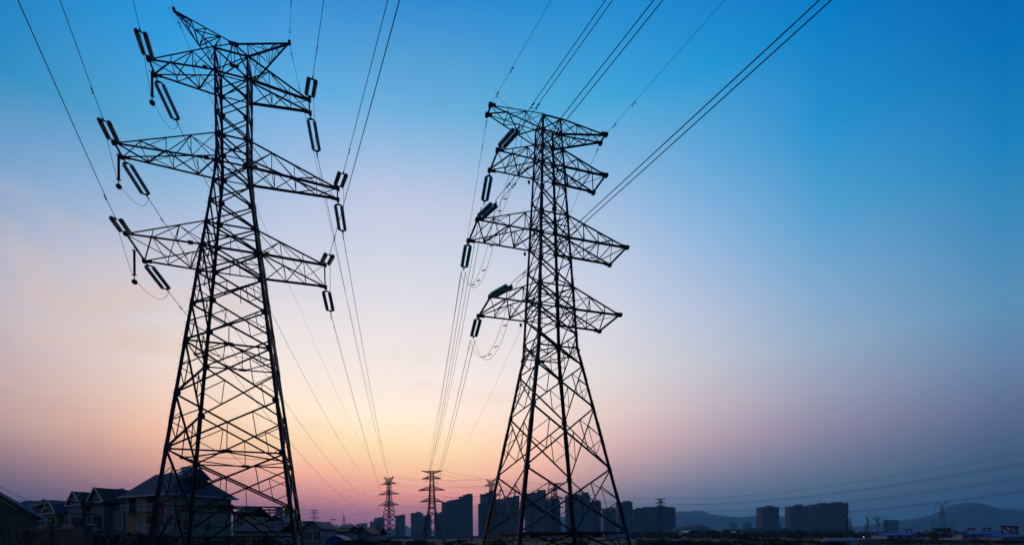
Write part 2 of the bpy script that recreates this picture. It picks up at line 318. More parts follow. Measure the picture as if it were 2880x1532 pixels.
class Lattice:
    def __init__(s, name, label, group, loc, rz, kinks, step_legs, hv=1.0):
        s.hv = hv                           # distant copies carry heavier sections
        s.root = empty(name, loc, rz, label, 'pylon', group)
        s.kinks = kinks                     # (height, half width) from foot to top
        s.build_legs(step_legs)
    def w(s, z):
        k = s.kinks
        for (z0, w0), (z1, w1) in zip(k, k[1:]):
            if z <= z1: return w0 + (w1 - w0) * (z - z0) / (z1 - z0)
        return k[-1][1]
    def c(s, sx, sy, z): w = s.w(z); return V((sx * w, sy * w, z))
    def build_legs(s, step_legs):
        zt = s.kinks[-1][0]
        for sx in (-1, 1):
            for sy in (-1, 1):
                mb = MB(); zs = [k[0] for k in s.kinks]; zz = []
                for a, b in zip(zs, zs[1:]):
                    n = max(1, int((b - a) / 6)); zz += [a + (b - a) * i / n for i in range(n)]
                zz.append(zt); rings = []
                for z in zz:
                    f = (0.145 + 0.16 * (1 - z / zt)) * (1 + (s.hv - 1) * 0.6); t = 0.022 * s.hv; p = s.c(sx, sy, z)
                    rings += [p + V((-sx * x, -sy * y, 0)) for x, y in ((0, 0), (f, 0), (f, t), (t, t), (t, f), (0, f))]
                fs = [(i * 6 + k, i * 6 + (k + 1) % 6, i * 6 + 6 + (k + 1) % 6, i * 6 + 6 + k) for i in range(len(zz) - 1) for k in range(6)]
                mb.add(rings, fs + [tuple(range(6)), tuple(len(rings) - 1 - k for k in range(6))])
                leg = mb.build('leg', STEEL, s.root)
                for z in ((0.11 * zt, 0.27 * zt, 0.42 * zt, 0.60 * zt, 0.78 * zt) if s.hv == 1 else ()):     # bolted splice covers
                    sp_ = MB(); L_ = 0.95
                    f = 0.17 + 0.16 * (1 - z / zt); g = 0.03
                    rr = []
                    for zz_ in (z - L_, z + L_):
                        p = s.c(sx, sy, zz_) + V((sx * 0.014, sy * 0.014, 0))
                        rr += [p + V((-sx * x, -sy * y, 0)) for x, y in ((0, 0), (f, 0), (f, g), (g, g), (g, f), (0, f))]
                    sp_.add(rr, [(k, (k + 1) % 6, 6 + (k + 1) % 6, 6 + k) for k in range(6)] + [tuple(range(6)), tuple(11 - k for k in range(6))])
                    for j in range(9):
                        zb = z - L_ + 0.12 + j * 0.21; p = s.c(sx, sy, zb)
                        sp_.box(p + V((sx * 0.03, -sy * f * 0.6, 0)), (0.05, 0.05, 0.05)); sp_.box(p + V((-sx * f * 0.6, sy * 0.03, 0)), (0.05, 0.05, 0.05))
                    sp_.build('splice_cover', STEEL, leg)
                for (lx, ly, dx, z0, z1) in step_legs:
                    if (lx, ly) != (sx, sy): continue
                    b = MB(); b.tube([(0, 0, 0), (dx * 0.13, 0, 0.0), (dx * 0.17, 0, 0.015), (dx * 0.185, 0, 0.05)], 0.011, 5)
                    me = None; z = z0
                    while z < z1:
                        if me is None:
                            o = b.build('step_bolt', BOLT, leg); me = o.data
                        else:
                            o = bpy.data.objects.new('step_bolt', me); col.objects.link(o); o.parent = leg
                        o.location = s.c(sx, sy, z); z += 0.92
    def panel(s, zt, zb, size, belt_top=False, redundant=False, midbelt=False, hang=False, rsize=0.05, gus=0.34):
        mb = MB(); size *= s.hv; rsize *= s.hv
        for (a, b, n) in FACES:
            P0, P1, Q0, Q1 = s.c(*a, zt), s.c(*b, zt), s.c(*a, zb), s.c(*b, zb)
            mb.angle(P0, Q1, size, n, -0.01); mb.angle(P1, Q0, size, n, -0.045)
            if belt_top: mb.angle(P0, P1, size, n, -0.02)
            # crossing point
            w0, w1 = s.w(zt), s.w(zb); t = w0 / (w0 + w1); X = P0.lerp(Q1, t)
            if midbelt: mb.angle(P0.lerp(Q0, t), P1.lerp(Q1, t), size * 0.7, n, -0.06)
            if hang: mb.angle(X, Q0.lerp(Q1, 0.5), rsize, n, -0.03)
            if redundant:
                for (T, B, OT, OB) in ((P0, Q0, P1, Q1), (P1, Q1, P0, Q0)):
                    m = T.lerp(B, 0.5); d1, d2 = T.lerp(OB, t * 0.52), B.lerp(OT, (1 - t) * 0.5)
                    mb.angle(m, d1, rsize, n, -0.02); mb.angle(m, d2, rsize, n, -0.03); mb.angle(d1, d2, rsize, n, -0.05)
            for C_, o in ((Q0, Q1), (Q1, Q0)):       # gussets
                e = (o - C_).normalized(); u = (s.c(*a, zt) - Q0).normalized() if C_ is Q0 else (P1 - Q1).normalized()
                g = gus
                mb.plate([C_ + u * g * 0.9 + n * 0.01, C_ + u * g * 0.75 + e * g * 0.5 + n * 0.01, C_ + e * g * 1.1 + u * 0.1 + n * 0.01, C_ + e * g * 1.1 - u * 0.1 + n * 0.01,
                          C_ - u * g * 0.75 + e * g * 0.5 + n * 0.01, C_ - u * g * 0.9 + n * 0.01], n, 0.014)
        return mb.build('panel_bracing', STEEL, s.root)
    def belt(s, z, size, diamond=False, cross=False):
        mb = MB(); mids = []; size *= s.hv
        for (a, b, n) in FACES:
            p, q = s.c(*a, z), s.c(*b, z); mb.angle(p, q, size, n, -0.03); mids.append(p.lerp(q, 0.5))
        if diamond:
            for i, j in ((0, 2), (2, 1), (1, 3), (3, 0)): mb.angle(mids[i] + V((0, 0, -0.04)), mids[j] + V((0, 0, -0.04)), size * 0.8, V((0, 0, 1)))
            mb.angle(mids[0] + V((0, 0, 0.06)), mids[1] + V((0, 0, 0.06)), size * 0.3, V((0, 0, 1))); mb.angle(mids[2] + V((0, 0, 0.1)), mids[3] + V((0, 0, 0.1)), size * 0.3, V((0, 0, 1)))
            for i, n in enumerate([f[2] for f in FACES]):
                e = V((-n.y, n.x, 0)); mb.plate([mids[i] + e * 0.32 + V((0, 0, .12)), mids[i] + e * 0.32 - V((0, 0, .12)), mids[i] - e * 0.32 - V((0, 0, .12)), mids[i] - e * 0.32 + V((0, 0, .12))], n, 0.02)
        if cross:
            mb.angle(s.c(-1, -1, z), s.c(1, 1, z), size * 0.7, V((0, 0, 1)), -0.03); mb.angle(s.c(1, -1, z), s.c(-1, 1, z), size * 0.7, V((0, 0, 1)), -0.09)
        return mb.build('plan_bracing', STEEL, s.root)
    def base(s, zt, zl, size):
        mb = MB(); size *= s.hv
        for (a, b, n) in FACES:
            P0, P1, Q0, Q1 = s.c(*a, zt), s.c(*b, zt), s.c(*a, 0.15), s.c(*b, 0.15)
            M = P0.lerp(P1, 0.5)
            mb.angle(M, Q0, size, n, -0.02); mb.angle(M, Q1, size, n, -0.05)
            mb.angle(s.c(*a, zl), s.c(*b, zl), size * 0.9, n, -0.08)
            e = (P1 - P0).normalized()
            mb.plate([M + e * 0.55 + V((0, 0, .15)), M + e * 0.5 - V((0, 0, .35)), M - e * 0.5 - V((0, 0, .35)), M - e * 0.55 + V((0, 0, .15))], n, 0.02)
            for (T, B) in ((P0, Q0), (P1, Q1)):
                for f in ((0.35, 0.7) if s.hv == 1 else ()):
                    d = M.lerp(B, f); mb.angle(T.lerp(B, f * 0.9), d, 0.06, n, -0.03); mb.angle(T.lerp(B, f * 0.45), d, 0.06, n, -0.06)
                    mb.angle(d, P0.lerp(P1, 0.5).lerp(T, f * 0.9), 0.06, n, -0.1)
        mb.build('panel_bracing', STEEL, s.root)
        for sx in (-1, 1):
            for sy in (-1, 1):
                p = s.c(sx, sy, 0.0); f = MB(); f.box((p.x, p.y, 0.05), (0.9, 0.9, 0.5)); f.build('footing', CONCRETE, s.root)
    def crossarm(s, side, zl, zu, tip_a, tip_l, ztip, nseg, size=0.112, lac=0.06, flip=False, plate=0.5, tip_shift=0.0):
        root = MB(); size *= s.hv; lac *= s.hv
        beam = (V((side * tip_a, -tip_l + tip_shift, ztip)), V((side * tip_a, tip_l + tip_shift, ztip)))
        root.bar(beam[0], beam[1], 0.11, 0.14)
        arm = root.build('crossarm', STEEL, s.root)
        ch = {}
        for sy, tip in ((-1, beam[0]), (1, beam[1])):
            for nm, z in (('lower', zl), ('upper', zu)):
                p = s.c(side, sy, z); mb = MB()
                mb.angle(p, tip, size * (1.35 if (nm == 'lower') != flip else 0.9), V((0, sy, 0)), 0.0)
                mb.build('chord', STEEL, arm); ch[sy, nm] = (p, tip)
        mb = MB()
        for sy in (-1, 1):
            lo, up = ch[sy, 'lower'], ch[sy, 'upper']; n = V((0, sy, 0))
            L = lambda c, f: c[0].lerp(c[1], f)
            for i in range(1, nseg):
                f = i / nseg
                mb.angle(L(up, f), L(lo, f), lac, n, -0.03)
            for i in range(nseg - 1):
                f0, f1 = i / nseg, (i + 1) / nseg
                if i % 2 == 0: mb.angle(L(lo, f0), L(up, f1), lac, n, -0.05)
                else: mb.angle(L(up, f0), L(lo, f1), lac, n, -0.05)
                mb.angle(L(up, f0), L(lo, (f0 + f1) / 2 + 0.5 / nseg), lac * 0.8, n, -0.07)
        lo0, lo1, up0_, up1_ = ch[-1, 'lower'], ch[1, 'lower'], ch[-1, 'upper'], ch[1, 'upper']
        for i in range(nseg):
            f0, f1 = i / nseg, (i + 1) / nseg
            A_, B_ = (lo0, lo1) if i % 2 == 0 else (lo1, lo0)
            mb.angle(L(A_, f0), L(B_, f1), lac * 1.4, V((0, 0, -1)), -0.04)
            if 0 < i: mb.angle(L(lo0, f0), L(lo1, f0), lac, V((0, 0, -1)), -0.08)
            C_, D_ = (up1_, up0_) if i % 2 == 0 else (up0_, up1_)
            mb.angle(L(C_, f0), L(D_, f1), lac * 0.8, V((0, 0, 1)), -0.04)
        mb.build('lacing', STEEL, arm)
        for tip in beam:
            p = MB(); e = V((-side, 0, 0)); sgn = 1 if tip.y > tip_shift else -1
            base = tip + V((0, sgn * 0.05, 0))
            p.plate([base + V((side * 0.18, 0, 0.14)), base + e * plate + V((0, 0, 0.17)), base + e * plate + V((0, 0, -0.10)), base + V((side * 0.18, 0, -0.12))], V((0, 1, 0)), 0.03)
            p.box(tip + V((side * 0.05, sgn * 0.02, -0.02)), (0.26, 0.30, 0.24))
            p.build('tip_plate', STEEL, arm)
        return arm

def z_(rel): return rel + EYE

# the left tower: two forked earth wire peaks over three pairs of arms
LT_LOC, LT_ROT = (-20.596, 40.0, 0.0), R(17.64)
def w_left(z): return 1.188 + 0.1219 * (z_(30.31) - z)
lv = [z_(x) for x in (39.214, 37.417, 35.85, 34.141, 32.439, 30.311, 28.489, 26.756, 24.876, 22.89, 20.616, 17.96, 15.02, 10.80, 6.602, 2.403)]
def horn(T, sd):
    tip = V((sd * 4.3, 0, z_(42.43))); M = V((0, 0, z_(41.07))); b = MB()
    b.lathe(tip - V((0, 0.16, 0)), (0, 1, 0), [(0, 0.12), (0.32, 0.12)], 8); h = b.build('earth_wire_horn', STEEL, T.root)
    ends = {'r': M, 'f': T.c(sd, -1, lv[0]), 'b': T.c(sd, 1, lv[0])}
    for k, e in ends.items():
        c = MB(); c.angle(e, tip, (0.12 if k == 'f' else 0.10) * T.hv, V((0, -1 if k != 'b' else 1, 0.3)).normalized()); c.build('chord', STEEL, h)
    l = MB(); Lp = lambda k, f: ends[k].lerp(tip, f); w = 0.05 * T.hv
    for i in range(4):
        f0, f1 = i / 4 * 0.95, (i + 1) / 4 * 0.95
        for p, q in (('r', 'f'), ('r', 'b'), ('f', 'b')):
            if i: l.angle(Lp(p, f0), Lp(q, f0), w, V((0, 0, 1)), -0.02)
            if i % 2: l.angle(Lp(p, f0), Lp(q, f1), w, V((0, 0, 1)), -0.05)
            else: l.angle(Lp(q, f0), Lp(p, f1), w, V((0, 0, 1)), -0.05)
    l.build('lacing', STEEL, h)
    return h
def horned_pylon(label, loc, rot, hv=1.0):
    near = hv == 1.0
    T = Lattice('transmission_tower', label, 'lattice pylons of the two lines', loc, rot, [(0.0, w_left(0.0)), (z_(30.31), 1.188), (z_(39.214), 1.262)],
                [(-1, -1, -1, 6.0, 38.0), (1, 1, 1, 24.0, 38.0)] if near else [], hv)
    for i, (a, b) in enumerate(zip(lv, lv[1:])):
        k = i / 14
        T.panel(a, b, 0.085 + 0.055 * k, redundant=i >= 9 and near, midbelt=i in (4, 8) and near, hang=i in (8, 9, 11, 13, 14) and near, rsize=0.05 + 0.017 * k, gus=0.31 + 0.13 * k)
    for z, d, x in ((0, False, True), (1, False, True), (4, False, False), (5, False, True), (8, False, False), (9, False, True), (12, True, False), (14, True, False), (15, True, False)):
        T.belt(lv[z], 0.095 if z < 9 else 0.115, d and near, x and near)
    T.base(lv[15], 1.75, 0.14)
    for sd in (-1, 1):
        T.crossarm(sd, lv[1], lv[0], 5.86, 0.65, lv[1], 3)
        T.crossarm(sd, lv[5], lv[4], 8.15, 0.70, lv[5], 4)
        T.crossarm(sd, lv[9], lv[8], 7.04, 1.87, lv[9], 3)
    horn(T, -1); horn(T, 1)
    b = MB(); M = V((0, 0, z_(41.07))); M2 = V((0, 0, lv[0]))
    for sx in (-1, 1):
        for sy in (-1, 1): b.angle(M, T.c(sx, sy, lv[0]), 0.09 * hv, V((0, sy, 0)), 0)
    b.angle(M + V((0.05, 0.03, 0)), M2 + V((0.05, 0.03, 0)), 0.06, V((0, -1, 0))); b.angle(M + V((-0.2, -0.02, -0.2)), M2 + V((-0.2, -0.02, 0)), 0.06, V((0, -1, 0)))
    b.plate([M + V((-0.45, -0.06, 0.08)), M + V((0.45, -0.06, 0.08)), M + V((0.35, -0.06, -0.28)), M + V((-0.35, -0.06, -0.28))], V((0, 1, 0)), 0.03)
    b.plate([M2 + V((-0.4, 0, 0.12)), M2 + V((0.4, 0, 0.12)), M2 + V((0.3, 0, -0.14)), M2 + V((-0.3, 0, -0.14))], V((0, 1, 0)), 0.06)
    b.build('peak_apex', STEEL, T.root)
    return T
LT = horned_pylon('near left lattice pylon with two forked earth wire horns above three pairs of crossarms', LT_LOC, LT_ROT)

# the right tower: a flat earth wire arm on top and three pairs of arms
RT_LOC, RT_ROT = (5.426, 40.0, 0.0), R(16.39)
rv = [z_(x) for x in (34.198, 32.925, 31.582, 30.187, 28.106, 26.105, 24.277, 22.276, 20.201, 18.371, 16.303, 13.68, 10.222, 5.275, 0.286)]
def flat_pylon(label, loc, rot, hv=1.0):
    near = hv == 1.0
    T = Lattice('transmission_tower', label, 'lattice pylons of the two lines', loc, rot, [(0.0, 4.82), (z_(15.18), 1.758), (z_(34.198), 0.821)],
                [(1, -1, 1, 5.0, 34.0), (-1, -1, -1, 4.0, 34.0)] if near else [], hv)
    for i, (a, b) in enumerate(zip(rv, rv[1:])):
        k = i / 13
        T.panel(a, b, 0.065 + 0.055 * k, redundant=i >= 10 and near, midbelt=i in (5, 8) and near, hang=i in (5, 8, 13) and near, rsize=0.04 + 0.018 * k, gus=0.26 + 0.06 * k)
    for z in (0, 1, 2, 3, 5, 6, 8, 9): T.belt(rv[z], 0.085, False, near)
    T.belt(z_(15.18), 0.10, near, False)
    T.belt(rv[14], 0.15, near, False)
    T.base(rv[14], 0.6, 0.13)
    for sd in (-1, 1):
        T.crossarm(sd, rv[1], rv[0], 5.1, 0.45, rv[0] - 0.05, 3, size=0.085, lac=0.05, plate=0.4)
        T.crossarm(sd, rv[3], rv[2], 4.73, 1.05, rv[3], 3, size=0.095)
        T.crossarm(sd, rv[6], rv[5], 6.50, 1.35, rv[6], 4, size=0.10)
        T.crossarm(sd, rv[9], rv[8], 5.60, 1.65, rv[9], 3, size=0.10)
    return T
RT = flat_pylon('near right lattice pylon with flat top arm, teal insulators only on its left arms', RT_LOC, RT_ROT)

# distant copies of both types along the two lines
FAR = []
HP = horned_pylon('', (0, 0, 0), 0, 2.4)
FP = flat_pylon('', (0, 0, 0), 0, 2.4)
USED = set()
def far_copy(src, label, x, y, z, deg, sc=1.0):
    o = copy_tree(src) if src in USED else src
    USED.add(src)
    o.location = (x, y, z); o.rotation_euler = (0, 0, R(deg)); o.scale = (sc, sc, sc)
    o['label'] = label; FAR.append(o); return o
FL1 = far_copy(HP.root, 'small distant pylon with V shaped horns, left of the pair against the sunset glow', -66.3, 332, -1.8 + EYE, -27)
FR1 = far_copy(FP.root, 'small distant flat topped pylon, right of the pair against the sunset glow', -27.6, 250, -1.2 + EYE, -5)
FL2 = far_copy(HP.root, 'distant horned pylon seen behind the left leg of the right tower', 4.4, 350, -1.5 + EYE, -32)
FR2 = far_copy(FP.root, 'distant flat topped pylon framed inside the lower legs of the right tower', 45.6, 314, -1.0 + EYE, -35)
FR3 = far_copy(FP.root, 'hazy flat topped pylon standing in front of tower blocks right of the right tower', 162.7, 447, -1.0 + EYE, -48)
FR0 = far_copy(FP.root, 'tiny hazy flat topped pylon above the village roofs at the far left', -207, 583, -1.0 + EYE, 20)

# a suspension pylon with a Y head at the right
def y_pylon(label, loc, rz, sc=1.0):
    T = Lattice('suspension_tower', label, 'hazy pylons before the right hill', loc, rz, [(0.0, 4.6), (27.0, 1.5), (36.0, 1.1)], [])
    zs = [36, 34, 32, 30, 28.4, 27, 24, 20.5, 16.5, 11.5, 6, 0.3]
    for a, b in zip(zs, zs[1:]): T.panel(a, b, 0.16, rsize=0.1, gus=0.3)
    for sd in (-1, 1):
        m = MB(); tip = V((sd * 6.3, 0, 42.5))
        for sy in (-1, 1): m.bar(T.c(sd, sy, 36), tip, 0.2); m.bar(T.c(0, sy, 36), tip, 0.16)
        m.build('earth_wire_horn', STEEL, T.root)
        for z in (38.5, 33.5, 28.0):
            m = MB(); n = 8; pts = [V((sd * (0.8 + 5.6 * i / n), 0, z - 0.1 + 0.9 * math.sin(math.pi * i / n))) for i in range(n + 1)] + [V((sd * 6.4, 0, z - 2.6))]
            m.tube(pts, 0.18, 5); m.build('crossarm', STEEL, T.root)
    T.root.scale = (sc, sc, sc)
    return T.root
Y1 = y_pylon('hazy pylon with Y shaped head and drooping arms left of the big hill', (555, 585, 0), R(-20))
for x, y, sc, lab in ((940, 1010, 0.86, 'faint small pylon just left of the Y headed pylon'), (1090, 1120, 0.86, 'faint small pylon just right of the Y headed pylon'), (1180, 1310, 0.82, 'faintest tiny pylon between the low building and the Y headed pylon')):
    o = copy_tree(Y1); o.location = (x, y, 0); o.scale = (sc, sc, sc); o['label'] = lab

# ------------------------------------------------------------------ insulators, conductors, jumpers
def tw(loc, rot, a, l, z):
    c, s = math.cos(rot), math.sin(rot)
    return V((loc[0] + a * c - l * s, loc[1] + a * s + l * c, loc[2] + z))
def hdir(azd): return V((-math.sin(R(azd)), math.cos(R(azd)), 0))   # level heading, degrees left of the view axis

def disc_profile(L, n, r):
    p = []; st = L / n
    for i in range(n):
        t = i * st
        p += [(t, 0.045), (t + st * 0.35, 0.05), (t + st * 0.42, r * 0.55), (t + st * 0.72, r), (t + st * 0.80, r), (t + st * 0.78, r * 0.4), (t + st * 0.98, 0.03)]
    return p

def tension_string(tip, end, glass, label, group, n, r=0.165, sep=0.27):
    """double strain string from a crossarm tip to the clamp that grips the conductor"""
    d = (end - tip); L = d.length; d.normalize()
    side = d.cross(V((0, 0, 1))).normalized()
    root = empty('insulator_string', tip, 0, label, 'insulator', group)
    a0, a1 = 0.52, L - 0.42
    m = MB(); m.tube([(0, 0, 0), d * a0 * 0.5, d * a0 * 0.95], [0.035, 0.03, 0.035], 6)
    m.lathe(d * a0 * 0.42, d, [(0, 0.03), (0.03, 0.065), (0.1, 0.065), (0.13, 0.03)], 8)
    m.build('shackle', FITTING, root)
    up = side.cross(d)
    for t, s_ in ((a0, 1), (a1, -1)):
        m = MB(); c = d * t
        m.plate([c - d * s_ * 0.10 + side * 0.06, c - d * s_ * 0.10 - side * 0.06, c + d * s_ * 0.04 - side * (sep + 0.05), c + d * s_ * 0.11 - side * (sep + 0.04), c + d * s_ * 0.11 + side * (sep + 0.04), c + d * s_ * 0.04 + side * (sep + 0.05)], up, 0.025)
        m.build('yoke_plate', FITTING, root)
    for k in (-1, 1):
        o = d * (a0 + 0.13) + side * k * sep; Ls = a1 - a0 - 0.26
        m = MB(); m.lathe(o, d, disc_profile(Ls, n, r), 14); st = m.build('disc_stack', glass, root, True)
        m = MB(); m.tube([o - d * 0.06, o + d * (Ls + 0.06)], 0.028, 6)
        for i in range(n): m.lathe(o + d * (Ls / n * i - 0.005), d, [(0, 0.03), (0.01, 0.052), (0.06, 0.052), (0.085, 0.03)], 8)
        m.build('cap_and_pin', FITTING, st)
    m = MB(); m.tube([d * (a1 + 0.05), d * (L - 0.05)], 0.028, 6); m.lathe(d * (L - 0.30), d, [(0, 0.03), (0.04, 0.055), (0.30, 0.05), (0.36, 0.02)], 8)
    m.build('strain_clamp', FITTING, root)
    return root

def damper_mesh(m, p, d, side):
    """a pair of bell weights slung under the wire on a short cable"""
    dn = V((0, 0, -1))
    m.box(p + dn * 0.05, (0.05, 0.05, 0.10))
    a, b = p + dn * 0.12 - d * 0.20, p + dn * 0.12 + d * 0.20
    m.tube([a, p + dn * 0.10, b], 0.012, 5)
    for q, s_ in ((a, -1), (b, 1)): m.lathe(q - d * s_ * 0.10, d * s_, [(0, 0.02), (0.03, 0.04), (0.11, 0.04), (0.14, 0.02)], 8)

def conductor(name, pts, r, label, cat, group, dampers=(), anchor=None):
    root = empty(name, pts[0], 0, label, cat, group)
    m = MB(); m.tube([p - pts[0] for p in pts], r, 5); w = m.build('wire', WIRE, root)
    for p, d in dampers:
        m = MB(); damper_mesh(m, V((0, 0, 0)), d, d.cross(V((0, 0, 1))))
        o = m.build('vibration_damper', FITTING, root); o.location = p - pts[0]
    return root

def span_out(p, azd, slope, length, n=40):
    """towards the camera: slack span of given entry slope that climbs again to a tower behind"""
    d = -hdir(azd); c = -slope / length
    f = lambda s: p + d * s + V((0, 0, slope * s + c * s * s))
    ss = [length * (i / n) ** 1.5 for i in range(n + 1)]
    return [f(s) for s in ss], f, d

def span_to(p, q, sag, n=48):
    L = (V((q.x, q.y, 0)) - V((p.x, p.y, 0))).length
    f = lambda t: p.lerp(q, t) - V((0, 0, 4 * sag * t * (1 - t)))
    return [f((i / n) ** 1.2) for i in range(n + 1)], f

def curve3(p, q, mid, n=16):
    """through p, mid (at half way) and q"""
    c = mid * 2 - (p + q) / 2
    return [p * (1 - t) ** 2 + c * 2 * t * (1 - t) + q * t * t for t in [i / n for i in range(n + 1)]]

LEVEL = {0: 'top', 1: 'middle', 2: 'lowest'}
# level: arm reach, tip half width, height, then front heading/run/drop and back run/drop measured for each side
LSET = [(5.86, 0.65, lv[1], {-1: (27.0, 4.10, -1.45, 3.9, -0.72), 1: (25.5, 3.20, -0.75, 3.7, -0.90)}),
        (8.15, 0.70, lv[5], {-1: (27.6, 3.91, -1.10, 3.86, -0.64), 1: (24.7, 3.47, -0.95, 3.72, -0.84)}),
        (7.04, 1.87, lv[9], {-1: (27.6, 3.97, -1.12, 3.97, -0.55), 1: (24.4, 3.76, -1.12, 3.45, -0.88)})]
RSET = [(4.73, 1.05, rv[3], (24.3, 3.45, -0.87, 3.40, -0.55)), (6.50, 1.35, rv[6], (23.9, 3.39, -0.83, 3.87, -0.30)), (5.60, 1.65, rv[9], (21.9, 3.82, -0.97, 3.77, -0.35))]
FL1_LOC, FL1_ROT = FL1.location, FL1.rotation_euler.z
FR1_LOC, FR1_ROT = FR1.location, FR1.rotation_euler.z
SIDE = {-1: 'left', 1: 'right'}
far_ends = {}
for i, (ra, tl, z, d) in enumerate(LSET):
    for sd in (-1, 1):
        azf, sf, df, sb, db = d[sd]
        tf, tb = tw(LT_LOC, LT_ROT, sd * ra, -tl, z), tw(LT_LOC, LT_ROT, sd * ra, tl, z)
        ef = tf - hdir(azf) * sf + V((0, 0, df))
        q_tip = tw(FL1_LOC, FL1_ROT, sd * ra, -tl, z)
        hb = V((q_tip.x - tb.x, q_tip.y - tb.y, 0)).normalized()
        eb = tb + hb * sb + V((0, 0, db))
        q = q_tip - hb * 3.7 + V((0, 0, -0.7))
        far_ends['L', i, sd] = q
        where = '%s %s arm of left pylon' % (LEVEL[i], SIDE[sd])
        g = 'grey glass insulator strings of the left pylon'
        tension_string(tf, ef, GREY_GLASS, 'grey double insulator string reaching toward the viewer from ' + where, g, 20)
        tension_string(tb, eb, GREY_GLASS, 'grey glass double insulator string slanting away behind the ' + where, g, 16)
        pts, f, dd = span_out(ef, azf, -0.11, 280)
        conductor('power_line', pts, 0.021, 'single conductor passing overhead from the ' + where, 'cable', 'overhead conductors', [(f(s_), dd) for s_ in (2.8,)])
        pts, f = span_to(eb, q, 9.5)
        conductor('power_line', pts, 0.028, 'single conductor running far away from the ' + where, 'cable', 'overhead conductors', [(f(s_ / 290), hb) for s_ in (2.2,)])
        tension_string(q_tip, q, RUBBER, 'tiny dark insulator string on the %s %s arm of the far horned pylon' % (LEVEL[i], SIDE[sd]), 'insulator strings of the distant pylons', 16, 0.16)
        m = MB()
        if sd < 0:
            hang = tw(LT_LOC, LT_ROT, sd * ra, (0.0 if i < 2 else -0.35), z - 0.1)
            low = hang - V((0, 0, 2.75))
            root = empty('jumper_insulator', hang, 0, 'black ribbed insulator with ball weight under the ' + where, 'insulator', 'hanging jumper insulators')
            r_ = MB(); L_ = 2.25
            r_.lathe((0, 0, -0.28), (0, 0, -1), disc_profile(1.95, 26, 0.095), 12); r_.build('ribbed_rod', RUBBER, root, True)
            r_ = MB(); r_.tube([(0, 0, 0.05), (0, 0, -0.3)], 0.025, 6); r_.build('link', FITTING, root)
            r_ = MB(); r_.tube([(0, 0, -2.2), (0, 0, -2.65)], 0.03, 6); r_.build('link', FITTING, root)
            for zz in (-0.30, -2.20):
                r_ = MB(); ring = [V((0.17 * math.cos(t), 0.17 * math.sin(t), zz + 0.05 * math.sin(t))) for t in [2 * math.pi * k / 14 for k in range(15)]]
                r_.tube(ring, 0.018, 5); r_.bar((-0.16, 0, zz), (0.16, 0, zz), 0.02); r_.build('grading_ring', FITTING, root)
            r_ = MB(); r_.lathe((0, 0, -2.55), (0, 0, -1), [(0, 0.06), (0.05, 0.15), (0.12, 0.20), (0.24, 0.20), (0.33, 0.14), (0.37, 0.05)], 14); r_.build('ball_weight', FITTING, root, True)
            bot = hang - V((0, 0, 2.5))
            m.tube([p - ef for p in curve3(ef, bot, ef.lerp(bot, 0.55) - V((0, 0, 0.25)))[:-1] + curve3(bot, eb, bot.lerp(eb, 0.62) - V((0, 0, 0.95)))], 0.016, 5)
        else:
            mid = ef.lerp(eb, 0.5) - V((0, 0, 2.3)); m.tube([p - ef for p in curve3(ef, eb, mid, 24)], 0.016, 5)
        jr = empty('jumper_cable', ef, 0, 'slack jumper loop linking the two strings of the ' + where, 'cable', 'jumper loops'); m.build('wire', WIRE, jr)

